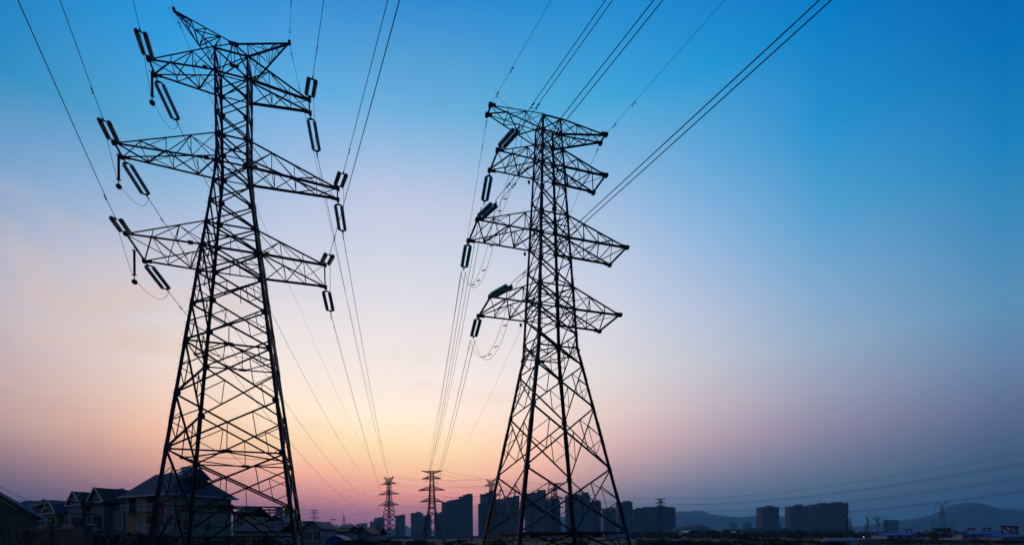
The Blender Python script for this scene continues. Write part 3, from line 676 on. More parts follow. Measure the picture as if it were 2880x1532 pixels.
SP = 0.20    # half spacing of the twin bundle
for i, (ra, tl, z, (azf, sf, df, sb, db)) in enumerate(RSET):
    tf, tb = tw(RT_LOC, RT_ROT, -ra, -tl, z), tw(RT_LOC, RT_ROT, -ra, tl, z)
    ef = tf - hdir(azf) * sf + V((0, 0, df))
    q_tip = tw(FR1_LOC, FR1_ROT, -ra, -tl, z)
    hb = V((q_tip.x - tb.x, q_tip.y - tb.y, 0)).normalized()
    eb = tb + hb * sb + V((0, 0, db)); q = q_tip - hb * 3.6 + V((0, 0, -0.7))
    far_ends['R', i, -1] = q
    where = '%s left arm of right pylon' % LEVEL[i]
    g = 'teal glass insulator strings of the right pylon'
    tension_string(tf, ef, TEAL_GLASS, 'teal double insulator string slanting toward the viewer from ' + where, g, 20, 0.155, 0.205)
    tension_string(tb, eb, TEAL_GLASS, 'teal double insulator string hanging away behind the ' + where, g, 20, 0.155, 0.205)
    tension_string(q_tip, q, RUBBER, 'tiny dark insulator string on the %s left arm of the far flat topped pylon' % LEVEL[i], 'insulator strings of the distant pylons', 16, 0.16)
    sf_ = hdir(azf).cross(V((0, 0, 1))).normalized(); sb_ = hb.cross(V((0, 0, 1))).normalized()
    for k in (-1, 1):
        lab = ('left' if k < 0 else 'right') + ' twin wire '
        p0 = ef + sf_ * SP * k + V((0, 0, -0.05 + 0.05 * k)) - hdir(azf) * 0.3
        pts, f, dd = span_out(p0, azf, -0.11, 280)
        conductor('power_line', pts, 0.021, lab + 'passing overhead from the ' + where, 'cable', 'overhead conductors', [(f(s_), dd) for s_ in (2.0,)])
        p1, q1 = eb + sb_ * SP * k + hb * 0.3, q + sb_ * SP * k
        pts, f = span_to(p1, q1, 7.5)
        conductor('power_line', pts, 0.026, lab + 'running far away from the ' + where, 'cable', 'overhead conductors', [(f(s_ / 210), hb) for s_ in (1.8 + 0.5 * k,)])
        a_, b_ = p0, p1
        pts = []
        for t in [j / 30 for j in range(31)]:
            pts.append(a_.lerp(b_, t) - V((0, 0, 3.0 * (4 * t * (1 - t)) ** 0.8 + 0.25 * (k > 0) * math.sin(math.pi * t))))
        jr = empty('jumper_cable', a_, 0, lab + 'looping slack below the ' + where, 'cable', 'jumper loops'); m = MB(); m.tube([p - a_ for p in pts], 0.015, 5); m.build('wire', WIRE, jr)
        if k > 0:
            for t in (0.2, 0.4, 0.55, 0.7):
                c = a_.lerp(b_, t) - V((0, 0, 3.0 * (4 * t * (1 - t)) ** 0.8)); m = MB(); m.bar(c - a_ - V((0.22, 0, 0)), c - a_ + V((0.05, 0, 0.1)), 0.06); m.build('spacer', FITTING, jr)
        m = MB(); m.bar(ef, p0, 0.06); m.build

# earth wires
def earth(loc, rot, a, l0, l1, z, azf, slope, far, label):
    p = tw(loc, rot, a, l0, z)
    pts, f, dd = span_out(p, azf, slope, 280)
    conductor('earth_wire', pts, 0.011, 'thin earth wire passing overhead from ' + label, 'cable', 'earth wires', [(f(s_), dd) for s_ in (1.2, 3.6)])
    p = tw(loc, rot, a, l1, z); q = tw(far[0], far[1], a, -l1, z)
    hb = V((q.x - p.x, q.y - p.y, 0)).normalized()
    pts, f = span_to(p, q, 6.5)
    conductor('earth_wire', pts, 0.016, 'thin earth wire running far away from ' + label, 'cable', 'earth wires', [(f(s_ / 250), hb) for s_ in (0.7, 3.2)])
earth(LT_LOC, LT_ROT, -4.3, -0.1, 0.1, z_(42.43), 26.0, -0.10, (FL1_LOC, FL1_ROT), 'the left horn of the near left pylon')
earth(LT_LOC, LT_ROT, 4.3, -0.1, 0.1, z_(42.43), 24.1, -0.08, (FL1_LOC, FL1_ROT), 'the right horn of the near left pylon')
earth(RT_LOC, RT_ROT, -5.1, -0.5, 0.5, rv[0] - 0.05, 24.0, -0.10, (FR1_LOC, FR1_ROT), 'the top left tip of right pylon')
earth(RT_LOC, RT_ROT, 5.1, -0.5, 0.5, rv[0] - 0.05, 22.0, -0.098, (FR1_LOC, FR1_ROT), 'the top right tip of right pylon')
for a_, b_, c_, lab in ((tw(RT_LOC, RT_ROT, -5.1, -1.4, rv[0] + 0.4), tw(RT_LOC, RT_ROT, -4.2, -0.5, rv[0] + 0.2), tw(RT_LOC, RT_ROT, -3.4, -0.6, rv[0]), 'thin earthing loop arching over the top left arm of the right pylon'),
                        (tw(LT_LOC, LT_ROT, -4.3, -0.1, z_(42.3)), tw(LT_LOC, LT_ROT, -4.75, 0.2, z_(42.3)), tw(LT_LOC, LT_ROT, -4.1, 0.9, z_(42.0)), 'thin earthing loop curling off the left horn tip')):
    jr = empty('jumper_cable', a_, 0, lab, 'cable', 'jumper loops'); m = MB(); m.tube([p - a_ for p in curve3(a_, c_, b_ + V((0, 0, 0.25)), 16)], 0.010, 5); m.build('wire', WIRE, jr)

# far spans, one wire object each
def far_span(p, q, sag, r, label):
    r *= 1.9
    pts, f = span_to(p, q, sag, 28)
    o = MB(); o.tube([x - pts[0] for x in pts], r, 4); w = o.build('power_line', WIRE); w.location = pts[0]
    tag(w, label, 'cable', 'distant conductors')
LTIPS = [(s_ * a_, z_z) for a_, z_z in ((4.3, z_(42.4)), (5.86, lv[1]), (8.15, lv[5]), (7.04, lv[9])) for s_ in (-1, 1)]
RTIPS = [(s_ * a_, z_z) for a_, z_z in ((5.1, rv[0]), (4.73, rv[3] - 0.9), (6.5, rv[6] - 0.9), (5.6, rv[9] - 0.9)) for s_ in (-1, 1)]
def ftip(o, a, z): return tw(o.location, o.rotation_euler.z, a, 0, z)
NAMES = [k % s_ for k in ('earth wire on the %s', 'top wire on the %s', 'middle wire on the %s', 'lowest wire on the %s') for s_ in ('left', 'right')]
for (a_, z_z), nm in zip(LTIPS, NAMES):
    far_span(ftip(FL1, a_, z_z), ftip(FL2, a_, z_z), 2.0, 0.022, nm + ' between the far horned pylon and the horned pylon behind it')
    far_span(ftip(FL1, a_, z_z - 1.0), ftip(FR0, a_ * 0.7, z_z - 6) + V((-30, -120, 0)), 9.0, 0.02, nm + ' from the far horned pylon toward the left edge') if a_ < 0 else None
    far_span(ftip(FL2, a_, z_z), V((230 + a_, 640, z_z - 4)), 6.0, 0.022, nm + ' from the horned pylon behind the right tower toward the right')
for (a_, z_z), nm in zip(RTIPS, NAMES):
    far_span(ftip(FR1, a_, z_z), ftip(FR2, a_, z_z), 2.2, 0.02, nm + ' between the two far flat topped pylons')
    far_span(ftip(FR2, a_, z_z), ftip(FR3, a_, z_z), 3.5, 0.022, nm + ' from the framed pylon to the hazy pylon')
    far_span(ftip(FR0, a_, z_z), V((-420 + a_, 420, z_z + 2)), 6.0, 0.022, nm + ' from the tiny left pylon out of view')
END = V((246, 150, 0))
for (a_, z_z), nm in zip(RTIPS, NAMES):
    for k in ((-1, 1) if 'earth' not in nm else (0,)):
        e = END + V((a_ * 0.9 - k * 0.05, a_ * 0.35, z_z + 7.4 + k * 0.3 + 0.06 * a_))
        far_span(ftip(FR3, a_, z_z) + V((k * 0.3, 0, 0)), e, 9.0, 0.018, nm + (' upper' if k > 0 else ' lower' if k < 0 else '') + ' from the hazy pylon to the right edge')
for z_z, nm in ((38.0, 'top'), (33.0, 'middle'), (27.0, 'lowest')):
    far_span(V((555 - 6, 585, z_z)), V((163, 760, z_z - 4)), 9.0, 0.02, nm + ' faint wire from the Y headed pylon toward the left')
    far_span(V((555 + 6, 585, z_z)), V((760, 560, z_z)), 6.0, 0.02, nm + ' faint wire from the Y headed pylon toward the right edge')

# number plates bolted on the towers
def plate_thing(loc, rz, size, m, label, name='number_plate', cat='sign', group=None):
    b = MB(); b.box((0, 0, 0), (size[0], 0.02, size[1])); o = b.build(name, m); o.location = loc; o.rotation_euler = (0, 0, rz); return tag(o, label, cat, group)
for i, (z, wz) in enumerate(((lv[1], 1.23), (lv[5], 1.19), (lv[9], 2.11))):
    g = 'phase number plates on the left pylon'
    plate_thing(tw(LT_LOC, LT_ROT, wz + 0.55, -wz - 0.12, z - 0.06), LT_ROT, (0.34, 0.36), SIGNYELLOW, 'small yellow plate where the %s right arm meets the left pylon body' % LEVEL[i], group=g)
    plate_thing(tw(LT_LOC, LT_ROT, -wz - 0.62, -wz - 0.12, z - 0.10), LT_ROT, (0.34, 0.32), SIGNRED, 'small dark red plate where the %s left arm meets the left pylon body' % LEVEL[i], group=g)
for i, (z, wz) in enumerate(((rv[3], 1.026), (rv[6], 1.317), (rv[9], 1.62))):
    plate_thing(tw(RT_LOC, RT_ROT, -wz - 0.30, wz, z - 0.34), RT_ROT, (0.20, 0.30), SIGNBLACK, 'small dark plate hanging under the root of the %s left arm, right pylon' % LEVEL[i], group='phase plates on the right pylon')

# climbing warning boards
def warning_sign(loc, rz, w, h, label):
    root = empty('warning_sign', loc, rz, label, 'sign', 'climbing warning boards')
    b = MB(); b.box((0, 0, 0), (w, 0.015, h)); b.build('board', SIGNWHITE, root)
    b = MB(); r = w * 0.38; c = V((0, -0.012, h * 0.16)); n = 20
    for i in range(n):
        a0, a1 = 2 * math.pi * i / n, 2 * math.pi * (i + 1) / n
        q = [c + V((rr * math.cos(a), 0, rr * math.sin(a))) for rr, a in ((r, a0), (r, a1), (r * 0.80, a1), (r * 0.80, a0))]
        b.plate(q, V((0, 1, 0)), 0.006)
    b.plate([c + V((-r * .62, -0.002, r * .52)), c + V((-r * .52, -0.002, r * .62)), c + V((r * .62, -0.002, -r * .52)), c + V((r * .52, -0.002, -r * .62))], V((0, 1, 0)), 0.006)
    b.build('prohibition_ring', SIGNRED, root)
    b = MB(); s_ = r * 0.5                       # climbing figure
    for p, q, t in (((0.05, 0.9), (-0.1, 0.1), 0.42), ((-0.1, 0.1), (0.4, -0.35), 0.26), ((0.4, -0.35), (0.25, -0.95), 0.22), ((-0.1, 0.1), (-0.45, -0.9), 0.24), ((0.05, 0.7), (0.65, 0.75), 0.2), ((0.65, 0.75), (0.75, 1.15), 0.18), ((0.05, 0.6), (-0.5, 0.3), 0.2)):
        b.bar(c + V((p[0] * s_, -0.0005, p[1] * s_)), c + V((q[0] * s_, -0.0005, q[1] * s_)), 0.008, t * s_)
    b.lathe(c + V((0.12 * s_, -0.005, 1.25 * s_)), (0, 1, 0), [(0, 0.22 * s_), (0.008, 0.22 * s_)], 10); b.build('climber_symbol', SIGNBLACK, root)
    b = MB(); b.box((0, -0.012, -h * 0.36), (w * 0.80, 0.006, h * 0.19)); p_ = b.build('text_panel', SIGNRED, root)
    b = MB(); ch = w * 0.11
    for k in range(4): glyph(b, V((w * (-0.27 + 0.18 * k), -0.017, -h * 0.36)), ch)
    b.build('lettering', SIGNWHITE, p_)
    return root
def glyph(b, c, s):
    for dx, dz, w, h in ((0, 0.38, 0.9, 0.12), (0, 0.0, 0.8, 0.12), (0, -0.40, 0.95, 0.12), (0, 0, 0.12, 0.8), (-0.36, 0.18, 0.1, 0.34), (0.36, -0.18, 0.1, 0.34)):
        b.box(c + V((dx * s, 0, dz * s)), (w * s, 0.003, h * s))
def hanging_notice(loc, rz, w, h, m, ink, label):
    root = empty('hanging_notice', loc, rz, label, 'sign')
    b = MB(); b.box((0, 0, 0), (w, 0.012, h)); b.build('board', m, root)
    b = MB(); b.tube([(0, 0, h / 2), (0, 0, h / 2 + 0.08)], 0.012, 5); b.build('hook', FITTING, root)
    b = MB()
    for k in (-1, 1): glyph(b, V((k * w * 0.22, -0.010, h * 0.36)), w * 0.24)
    for k in range(4): glyph(b, V(((-0.3 + 0.2 * k) * w, -0.010, h * 0.20)), w * 0.13)
    for k in range(5): glyph(b, V(((-0.32 + 0.16 * k) * w, -0.010, -h * 0.36)), w * 0.12)
    b.build('lettering', ink, root)
    b = MB(); t = V((0, -0.010, 0))
    for p, q in (((-.22, .08), (.22, .08)), ((.22, .08), (0, -.26)), ((0, -.26), (-.22, .08))): b.bar(t + V((p[0] * w, 0, p[1] * h)), t + V((q[0] * w, 0, q[1] * h)), 0.006, 0.05 * w)
    b.build('triangle_symbol', ink, root)
    return root
wn = w_left(lv[15])
zn = lv[15]
hanging_notice(tw(LT_LOC, LT_ROT, -wn * 0.89, -wn - 0.10, zn - 0.36), LT_ROT, 0.36, 0.62, SIGNRED, SIGNWHITE, 'red hanging notice with white lettering by the left leg of the left pylon')
warning_sign(tw(LT_LOC, LT_ROT, -wn * 0.775, -wn - 0.10, zn - 0.34), LT_ROT, 0.58, 0.60, 'white no climbing board beside the red notice on the left pylon')
warning_sign(tw(LT_LOC, LT_ROT, wn * 0.80, -wn - 0.10, zn - 0.32), LT_ROT, 0.56, 0.60, 'white no climbing board beside the yellow notice on the left pylon')
hanging_notice(tw(LT_LOC, LT_ROT, wn * 0.915, -wn - 0.10, zn - 0.32), LT_ROT, 0.34, 0.66, SIGNYELLOW, SIGNBLACK, 'yellow hanging notice with dark lettering by the right leg of the left pylon')
warning_sign(tw(RT_LOC, RT_ROT, -4.48 + 0.62, -4.48 - 0.12, rv[14] - 0.40), RT_ROT, 0.36, 0.46, 'white no climbing board low on the near left leg of the right pylon')
warning_sign(tw(RT_LOC, RT_ROT, 4.48 - 0.42, -4.48 - 0.12, rv[14] - 0.34), RT_ROT, 0.36, 0.46, 'white no climbing board low on the right leg of the right pylon')

# ------------------------------------------------------------------ houses of the village
def window(parent, face, x, z, w, h, panes=2, proud=0.05, frame=WHITE):
    """face: 'front' looks along +y at y=0, 'end' looks along -x at x=0 (x is then the depth into the plan)"""
    def P(a, o, zz): return V((a, o, zz)) if face == 'front' else V((-o, -a, zz))
    m = MB(); t = 0.09
    def slab(a0, a1, z0, z1, o0, o1):
        c = (P(a0, o0, z0) + P(a1, o1, z1)) / 2; d = P(a1, o1, z1) - P(a0, o0, z0); m.box(c, (abs(d.x), abs(d.y), abs(d.z)))
    slab(x - w / 2 - t, x - w / 2, z - t, z + h + t, 0, proud); slab(x + w / 2, x + w / 2 + t, z - t, z + h + t, 0, proud)
    slab(x - w / 2, x + w / 2, z + h, z + h + t, 0, proud); slab(x - w / 2 - 0.05, x + w / 2 + 0.05, z - t - 0.04, z, 0, proud + 0.10)
    for k in range(1, panes): xx = x - w / 2 + w * k / panes; slab(xx - 0.025, xx + 0.025, z, z + h, 0, proud - 0.01)
    slab(x - w / 2, x + w / 2, z + h * 0.68, z + h * 0.68 + 0.05, 0, proud - 0.015)
    f = m.build('window', frame, parent)
    m = MB(); slab(x - w / 2, x + w / 2, z, z + h, 0.004, 0.02); m.build('pane', PANE, f)
    return f

def roof_mesh(x0, x1, y0, y1, ze, zr, over=0.5, thick=0.16, gable0=None, gable1=None):
    """ridge along x; gable insets: None = plain gable, a number = hip of that run"""
    m = MB(); ym = (y0 + y1) / 2; a, b = x0 - over, x1 + over; c, d = y0 - over, y1 + over
    sl = (zr - ze) / (y1 - ym); zo = ze - sl * over
    ra, rb = (a if gable0 is None else a + gable0), (b if gable1 is None else b - gable1)
    vs = [(a, c, zo), (b, c, zo), (b, d, zo), (a, d, zo), (ra, ym, zr), (rb, ym, zr)]
    dn = [(x, y, z - thick) for x, y, z in vs]
    m.add(vs + dn, [(0, 1, 5, 4), (2, 3, 4, 5), (3, 0, 4), (1, 2, 5), (10, 7, 6), (10, 11, 7), (8, 11, 10), (8, 10, 9), (9, 10, 6), (7, 11, 8),
                    (0, 6, 7, 1), (2, 8, 9, 3), (1, 7, 8, 2), (3, 9, 6, 0)])
    return m

def gable_trim(root, roof, x, y0, y1, ze, zr, over, axis='x'):
    ym = (y0 + y1) / 2; sl = (zr - ze) / (y1 - ym); m = MB()
    for yy in (y0 - over, y1 + over): m.bar((x, yy, ze - sl * over - 0.05), (x, ym, zr - 0.02), 0.06, 0.26)
    m.build('bargeboard', WHITE, roof)

def downpipe(root, x, y, h):
    m = MB(); m.tube([(x, y, 0.1), (x, y, h - 0.4), (x, y - 0.15, h - 0.1)], 0.06, 8); m.build('downpipe', WHITE, root)

def balcony(root, x, z, w, wallm=PALE, out=1.1):
    m = MB(); m.box((x, out / 2, z - 0.08), (w, out, 0.16)); b = m.build('balcony', wallm, root)
    m = MB(); m.box((x, out - 0.04, z + 0.95), (w, 0.07, 0.07)); m.box((x, out - 0.04, z + 0.12), (w, 0.05, 0.05))
    k = int(w / 0.28)
    for i in range(k + 1): m.box((x - w / 2 + 0.04 + i * (w - 0.08) / k, out - 0.04, z + 0.5), (0.05, 0.05, 0.9))
    for s_ in (-1, 1): m.box((x + s_ * (w / 2 - 0.03), out / 2, z + 0.95), (0.06, out - 0.12, 0.07))
    m.build('railing', WHITE, b)
    m = MB(); m.box((x, 0.012, z + 1.1), (w * 0.8, 0.02, 2.1)); m.build('balcony_door', DARKOPEN, root)
    return b

def heater(p, rz, slope, label, parent_z=0):
    """roof solar water heater: tank on a tilted collector"""
    root = empty('solar_water_heater', p, rz, label, 'solar heater', 'solar water heaters on the village roofs')
    m = MB(); m.add([(-0.9, 0, 0.12), (0.9, 0, 0.12), (0.9, -1.35, 1.15), (-0.9, -1.35, 1.15), (-0.9, 0.03, 0.04), (0.9, 0.03, 0.04), (0.9, -1.32, 1.07), (-0.9, -1.32, 1.07)],
                    [(0, 1, 2, 3), (7, 6, 5, 4), (0, 4, 5, 1), (1, 5, 6, 2), (2, 6, 7, 3), (3, 7, 4, 0)]); m.build('collector', WHITE, root)
    m = MB(); m.lathe((-1.05, -1.45, 1.35), (1, 0, 0), [(0, 0.16), (0.05, 0.26), (2.05, 0.26), (2.1, 0.16)], 14); m.build('tank', WHITE, root, True)
    m = MB()
    for sx in (-0.75, 0.75): m.tube([(sx, -1.40, 1.2), (sx, -1.45, -0.6)], 0.03, 5); m.tube([(sx, 0, 0.1), (sx, -0.02, -0.5)], 0.03, 5)
    m.build('stand', FITTING, root)
    return root

ROW_O, ROW_R = V((-45.8, 70.0, 0)), math.atan2(0.43, -0.9)
def row(x, y, z=0):
    c, s = math.cos(ROW_R), math.sin(ROW_R); return V((ROW_O.x + x * c - y * s, ROW_O.y + x * s + y * c, z))

# the tall cream house at the near end of the row
H = empty('village_house', row(0, 0), ROW_R, 'tall cream three storey house with hipped blue roof behind the left pylon', 'house', 'houses in the row at the left')
m = MB(); m.box((5.6, -4.9, 4.35), (11.2, 9.8, 8.7)); m.build('wall', CREAM, H)
rf = roof_mesh(0, 11.2, -9.8, 0, 8.7, 12.3, 0.7, 0.18, 3.6, None).build('roof', TILE_BLUE, H)
m = MB(); zc = 11.05; hw = 1.85
m.add([(0.72, -4.9 - hw, zc - 0.15), (0.72, -4.9 + hw, zc - 0.15), (0.72, -4.9, 12.55), (5, -4.9 - hw, zc - 0.15), (5, -4.9 + hw, zc - 0.15), (5, -4.9, 12.55)], [(0, 1, 2), (0, 2, 5, 3), (1, 4, 5, 2), (3, 5, 4)])
m.build('gablet', TILE_BLUE, rf)
m = MB(); m.bar((0.62, -4.9 - hw - 0.25, zc - 0.32), (0.62, -4.9, 12.62), 0.14, 0.2); m.bar((0.62, -4.9 + hw + 0.25, zc - 0.32), (0.62, -4.9, 12.62), 0.14, 0.2); m.build('bargeboard', BLUEGREY, rf)
m = MB(); m.box((5.6, 0.72, 8.15), (12.8, 0.14, 0.22)); m.box((-0.76, -4.9, 8.15), (0.14, 11.4, 0.22)); m.build('gutter', WHITE, rf)
for zz in (6.0, 2.95, 0.35):
    for yy in (2.35, 5.85): window(H, 'end', yy, zz, 1.35, 1.75, 3)
    window(H, 'front', 1.4, zz, 1.2, 1.75, 2); window(H, 'front', 7.2, zz, 1.2, 1.75, 2)
balcony(H, 4.3, 5.9, 3.6); balcony(H, 4.3, 2.9, 3.6); balcony(H, 9.4, 5.9, 2.2)
downpipe(H, -0.09, -0.2, 8.5); downpipe(H, -0.09, -9.6, 8.5)
m = MB(); m.box((4.4, 1.3, 2.45), (7.4, 2.6, 0.16)); m.box((1.0, 2.3, 1.2), (0.3, 0.3, 2.36)); m.box((7.8, 2.3, 1.2), (0.3, 0.3, 2.36)); m.build('porch', PALE, H)

def row_house(x0, w, d, ze, zr, wallm, label, roofm, gx, gz, pipes=True, y=0.0):
    h = empty('village_house', row(x0, y), ROW_R, label, 'house', 'houses in the row at the left')
    m = MB(); m.box((w / 2, -d / 2, ze / 2), (w, d, ze)); m.build('wall', wallm, h)
    r = roof_mesh(0, w, -d, 0, ze, zr, 0.35, 0.16).build('roof', roofm, h)
    # front cross gable
    gw = 4.4; sl = 0.95; top = gz
    m = MB(); m.box((gx, 0.5, ze / 2), (gw - 0.5, 1.0, ze)); m.build('bay_wall', wallm, h)
    m = MB(); hw = gw / 2 + 0.25; zb = top - hw * sl; yb = -d / 2
    m.add([(gx - hw, 1.4, zb), (gx + hw, 1.4, zb), (gx, 1.4, top), (gx - hw, yb, zb), (gx + hw, yb, zb), (gx, yb, top)], [(0, 2, 5, 3), (1, 4, 5, 2), (3, 5, 4), (0, 3, 4, 1)])
    g = m.build('cross_gable_roof', roofm, h)
    m = MB(); m.add([(gx - hw + 0.3, 1.02, zb + 0.05), (gx + hw - 0.3, 1.02, zb + 0.05), (gx, 1.02, top - 0.28)], [(0, 1, 2)]); m.build('gable_infill', wallm, g)
    m = MB(); m.bar((gx - hw, 1.44, zb), (gx, 1.44, top + 0.02), 0.08, 0.24); m.bar((gx + hw, 1.44, zb), (gx, 1.44, top + 0.02), 0.08, 0.24); m.bar((gx - hw, 1.44, zb), (gx + hw, 1.44, zb), 0.08, 0.18); m.build('bargeboard', WHITE, g)
    for zz in (0.5, 3.5):
        window(h, 'front', w - 1.1 if gx < w / 2 else 1.1, zz, 1.3, 1.7, 2)
    c = MB(); c.box((gx, 1.012, 1.3), (2.6, 0.02, 2.2)); c.build('balcony_door', DARKOPEN, h)
    b = MB(); b.box((gx, 1.55, 3.1), (gw - 0.6, 1.1, 0.18)); bb = b.build('balcony', PALE, h)
    b = MB(); b.box((gx, 2.06, 4.05), (gw - 0.6, 0.07, 0.07))
    for k in range(13): b.box((gx - gw / 2 + 0.35 + k * (gw - 0.7) / 12, 2.06, 3.6), (0.05, 0.05, 0.85))
    b.build('railing', WHITE, bb)
    c = MB(); c.box((gx, 1.012, 4.4), (2.6, 0.02, 2.1)); c.build('balcony_door', DARKOPEN, h)
    if pipes: downpipe(h, 0.15, 0.10, ze)
    m = MB(); m.box((w * 0.12, -d / 2, zr + 0.25), (0.5, 0.5, 0.9)); m.build('chimney', BLUEGREY, r)
    m = MB(); m.box((gx + gw / 2 + 0.55, 0.25, 2.7), (0.85, 0.35, 0.6)); m.build('air_conditioner', WHITE, h)
    return h
row_house(11.6, 8.2, 9.5, 6.9, 9.7, BLUEGREY, 'grey blue row house with tall white edged front gable next to the cream house', TILE_RED, 5.4, 9.9)
row_house(20.1, 8.4, 9.0, 6.7, 9.4, PALE, 'third house of the row, with white edged gable and heater on the ridge', TILE_RED, 3.4, 9.6)
row_house(28.8, 7.6, 9.0, 6.3, 8.9, OLIVE, 'fourth house of the row, narrow front gable beside the utility pole', TILE_BLUE, 2.6, 8.5)
row_house(36.8, 9.5, 9.0, 5.6, 8.0, REDBRICK, 'fifth house of the row, red brick with low maroon roof', TILE_RED, 5.2, 7.6)
row_house(47.0, 9.0, 9.5, 6.8, 9.0, PALE, 'farthest house of the row, partly hidden beyond the red brick one', TILE_BLUE, 4.4, 8.6)
for x, y, z, lab in ((4.6, -3.9, 11.6, 'solar heater with white collector on the tall cream house ridge'), (11.6, -3.9, 9.5, 'solar heater nearest the tall cream house, on the grey blue house roof'),
                     (14.2, -3.9, 9.2, 'second solar heater on the grey blue house roof, left of the first'), (22.6, -3.7, 9.0, 'solar heater beside the chimney of the third row house')):
    heater(row(x, y, z), ROW_R, 0, lab)

# cream gabled house cut by the left edge
NH = empty('gabled_house', (-42.4, 45.6, 0), R(225.8), 'yellowish gabled house with white eaves cut by the left edge', 'house')
m = MB(); m.box((5.0, -5, 1.95), (10.0, 10, 3.9)); m.add([(0.0, -0.02, 3.9), (10.0, -0.02, 3.9), (5.0, -0.02, 7.6), (0.0, -10, 3.9), (10.0, -10, 3.9), (5.0, -10, 7.6)], [(0, 1, 2), (5, 4, 3), (0, 2, 5, 3), (1, 4, 5, 2)]); m.build('wall', OLIVE, NH)
m = MB()
for s_ in (-1, 1):
    a, b = V((5.0, 0, 7.72)), V((5.0 + s_ * 5.6, 0, 3.56))
    m.add([a + V((0, .5, 0)), b + V((0, .5, 0)), b + V((0, -10.5, 0)), a + V((0, -10.5, 0)), a + V((0, .5, .16)), b + V((0, .5, .16)), b + V((0, -10.5, .16)), a + V((0, -10.5, .16))], [(0, 3, 2, 1), (4, 5, 6, 7), (0, 1, 5, 4), (1, 2, 6, 5), (2, 3, 7, 6), (3, 0, 4, 7)])
rr = m.build('roof', TILE_BLUE, NH)
m = MB(); m.bar((-0.65, 0.53, 3.52), (5, 0.53, 7.72), 0.08, 0.24); m.bar((10.65, 0.53, 3.52), (5, 0.53, 7.72), 0.08, 0.24); m.box((-0.5, 0.1, 3.45), (0.9, 0.9, 0.16)); m.build('bargeboard', WHITE, rr)
window(NH, 'front', 7.6, 1.2, 1.5, 1.5)

# plain old houses, right of the cream house and beneath the pylon
def small_house(px0, px1, pye, pyr, depth, label, wallm, roofm, d=7.0, ridge_x=True, wins=1, base=0.0, group='small houses of the old village', rot=0.0, chim=False):
    a, b = at(px0, pye, depth), at(px1, pye, depth); w = b.x - a.x; ze = a.z; zr = at((px0 + px1) / 2, pyr, depth + (d / 2 if ridge_x else 0)).z
    h = empty('village_house', (b.x, depth, 0), R(180 + rot), label, 'house', group)
    m = MB(); m.box((w / 2, -d / 2, ze / 2), (w, d, ze))
    if not ridge_x: m.add([(0, -0.01, ze), (w, -0.01, ze), (w / 2, -0.01, zr - 0.05)], [(0, 1, 2)])
    m.build('wall', wallm, h)
    if ridge_x: r = roof_mesh(0, w, -d, 0, ze, zr, 0.3, 0.12).build('roof', roofm, h)
    else:
        m = MB(); o = 0.4; sl = (zr - ze) / (w / 2)
        for s_ in (0, 1):
            e = V((-o if s_ == 0 else w + o, 0, ze - sl * o)); p = V((w / 2, 0, zr))
            m.add([e + V((0, o, 0)), p + V((0, o, 0)), p + V((0, -d - o, 0)), e + V((0, -d - o, 0)), e + V((0, o, .14)), p + V((0, o, .14)), p + V((0, -d - o, .14)), e + V((0, -d - o, .14))], [(0, 1, 2, 3), (7, 6, 5, 4), (0, 4, 5, 1), (1, 5, 6, 2), (2, 6, 7, 3), (3, 7, 4, 0)])
        r = m.build('roof', roofm, h)
    for k in range(wins): window(h, 'front', w * (k + 0.5) / wins, ze - 2.0, 1.1, 1.3)
    if chim: m = MB(); m.box((w * 0.3, -d * 0.5, zr + 0.3), (0.5, 0.5, 0.9)); m.build('chimney', BLUEGREY, r)
    return h
small_house(655, 694, 1444, 1424, 84, 'narrow annex with sloping eaves attached right of the cream house', CREAM, TILE_BLUE, 9, True, 1)
small_house(660, 782, 1490, 1466, 62, 'low long house with pale balcony front right of the cream house', PALE, TILE_BLUE, 8, True, 3)
small_house(685, 745, 1473, 1451, 96, 'small greenish gabled house behind the low long house', OLIVE, TILE_RED, 8, False, 1)
small_house(738, 812, 1474, 1448, 84, 'broad dark gabled house behind the right leg of the left pylon', BLUEGREY, TILE_BLUE, 8, False, 2)
small_house(804, 856, 1488, 1464, 90, 'dark little house just right of the left pylon leg', BLUEGREY, TILE_RED, 7, True, 1)
small_house(856, 902, 1483, 1466, 76, 'pale gabled house with round attic openings right of the left pylon', PALE, TILE_BLUE, 8, False, 2)
small_house(906, 935, 1496, 1484, 98, 'small dark roofed house right of the pale gabled one', BLUEGREY, TILE_BLUE, 7, False, 1)
small_house(926, 972, 1492, 1488, 86, 'low white house with flat maroon roof', PALE, TILE_RED, 6, True, 2)
small_house(956, 980, 1484, 1478, 96, 'tall narrow pale house with maroon cornice', PALE, TILE_RED, 6, True, 1)
small_house(981, 1000, 1484, 1479, 104, 'narrow grey house with maroon cornice, right neighbour of the tall narrow one', BLUEGREY, TILE_RED, 6, True, 1)
small_house(1004, 1036, 1496, 1482, 84, 'dark gabled house with small lit gable window by the red signal', BLUEGREY, TILE_BLUE, 8, False, 1)
small_house(1030, 1062, 1498, 1482, 92, 'steep dark roofed house nearest the far horned pylon', BLUEGREY, TILE_RED, 8, True, 1, chim=True)
small_house(22, 104, 1437, 1407, 118, 'dark hipped roof rising between the left house and the row', BLUEGREY, TILE_BLUE, 9, True, 1)
small_house(98, 150, 1440, 1413, 105, 'blue topped low house at the far end of the row', BLUEGREY, TILE_BLUE, 8, True, 1)

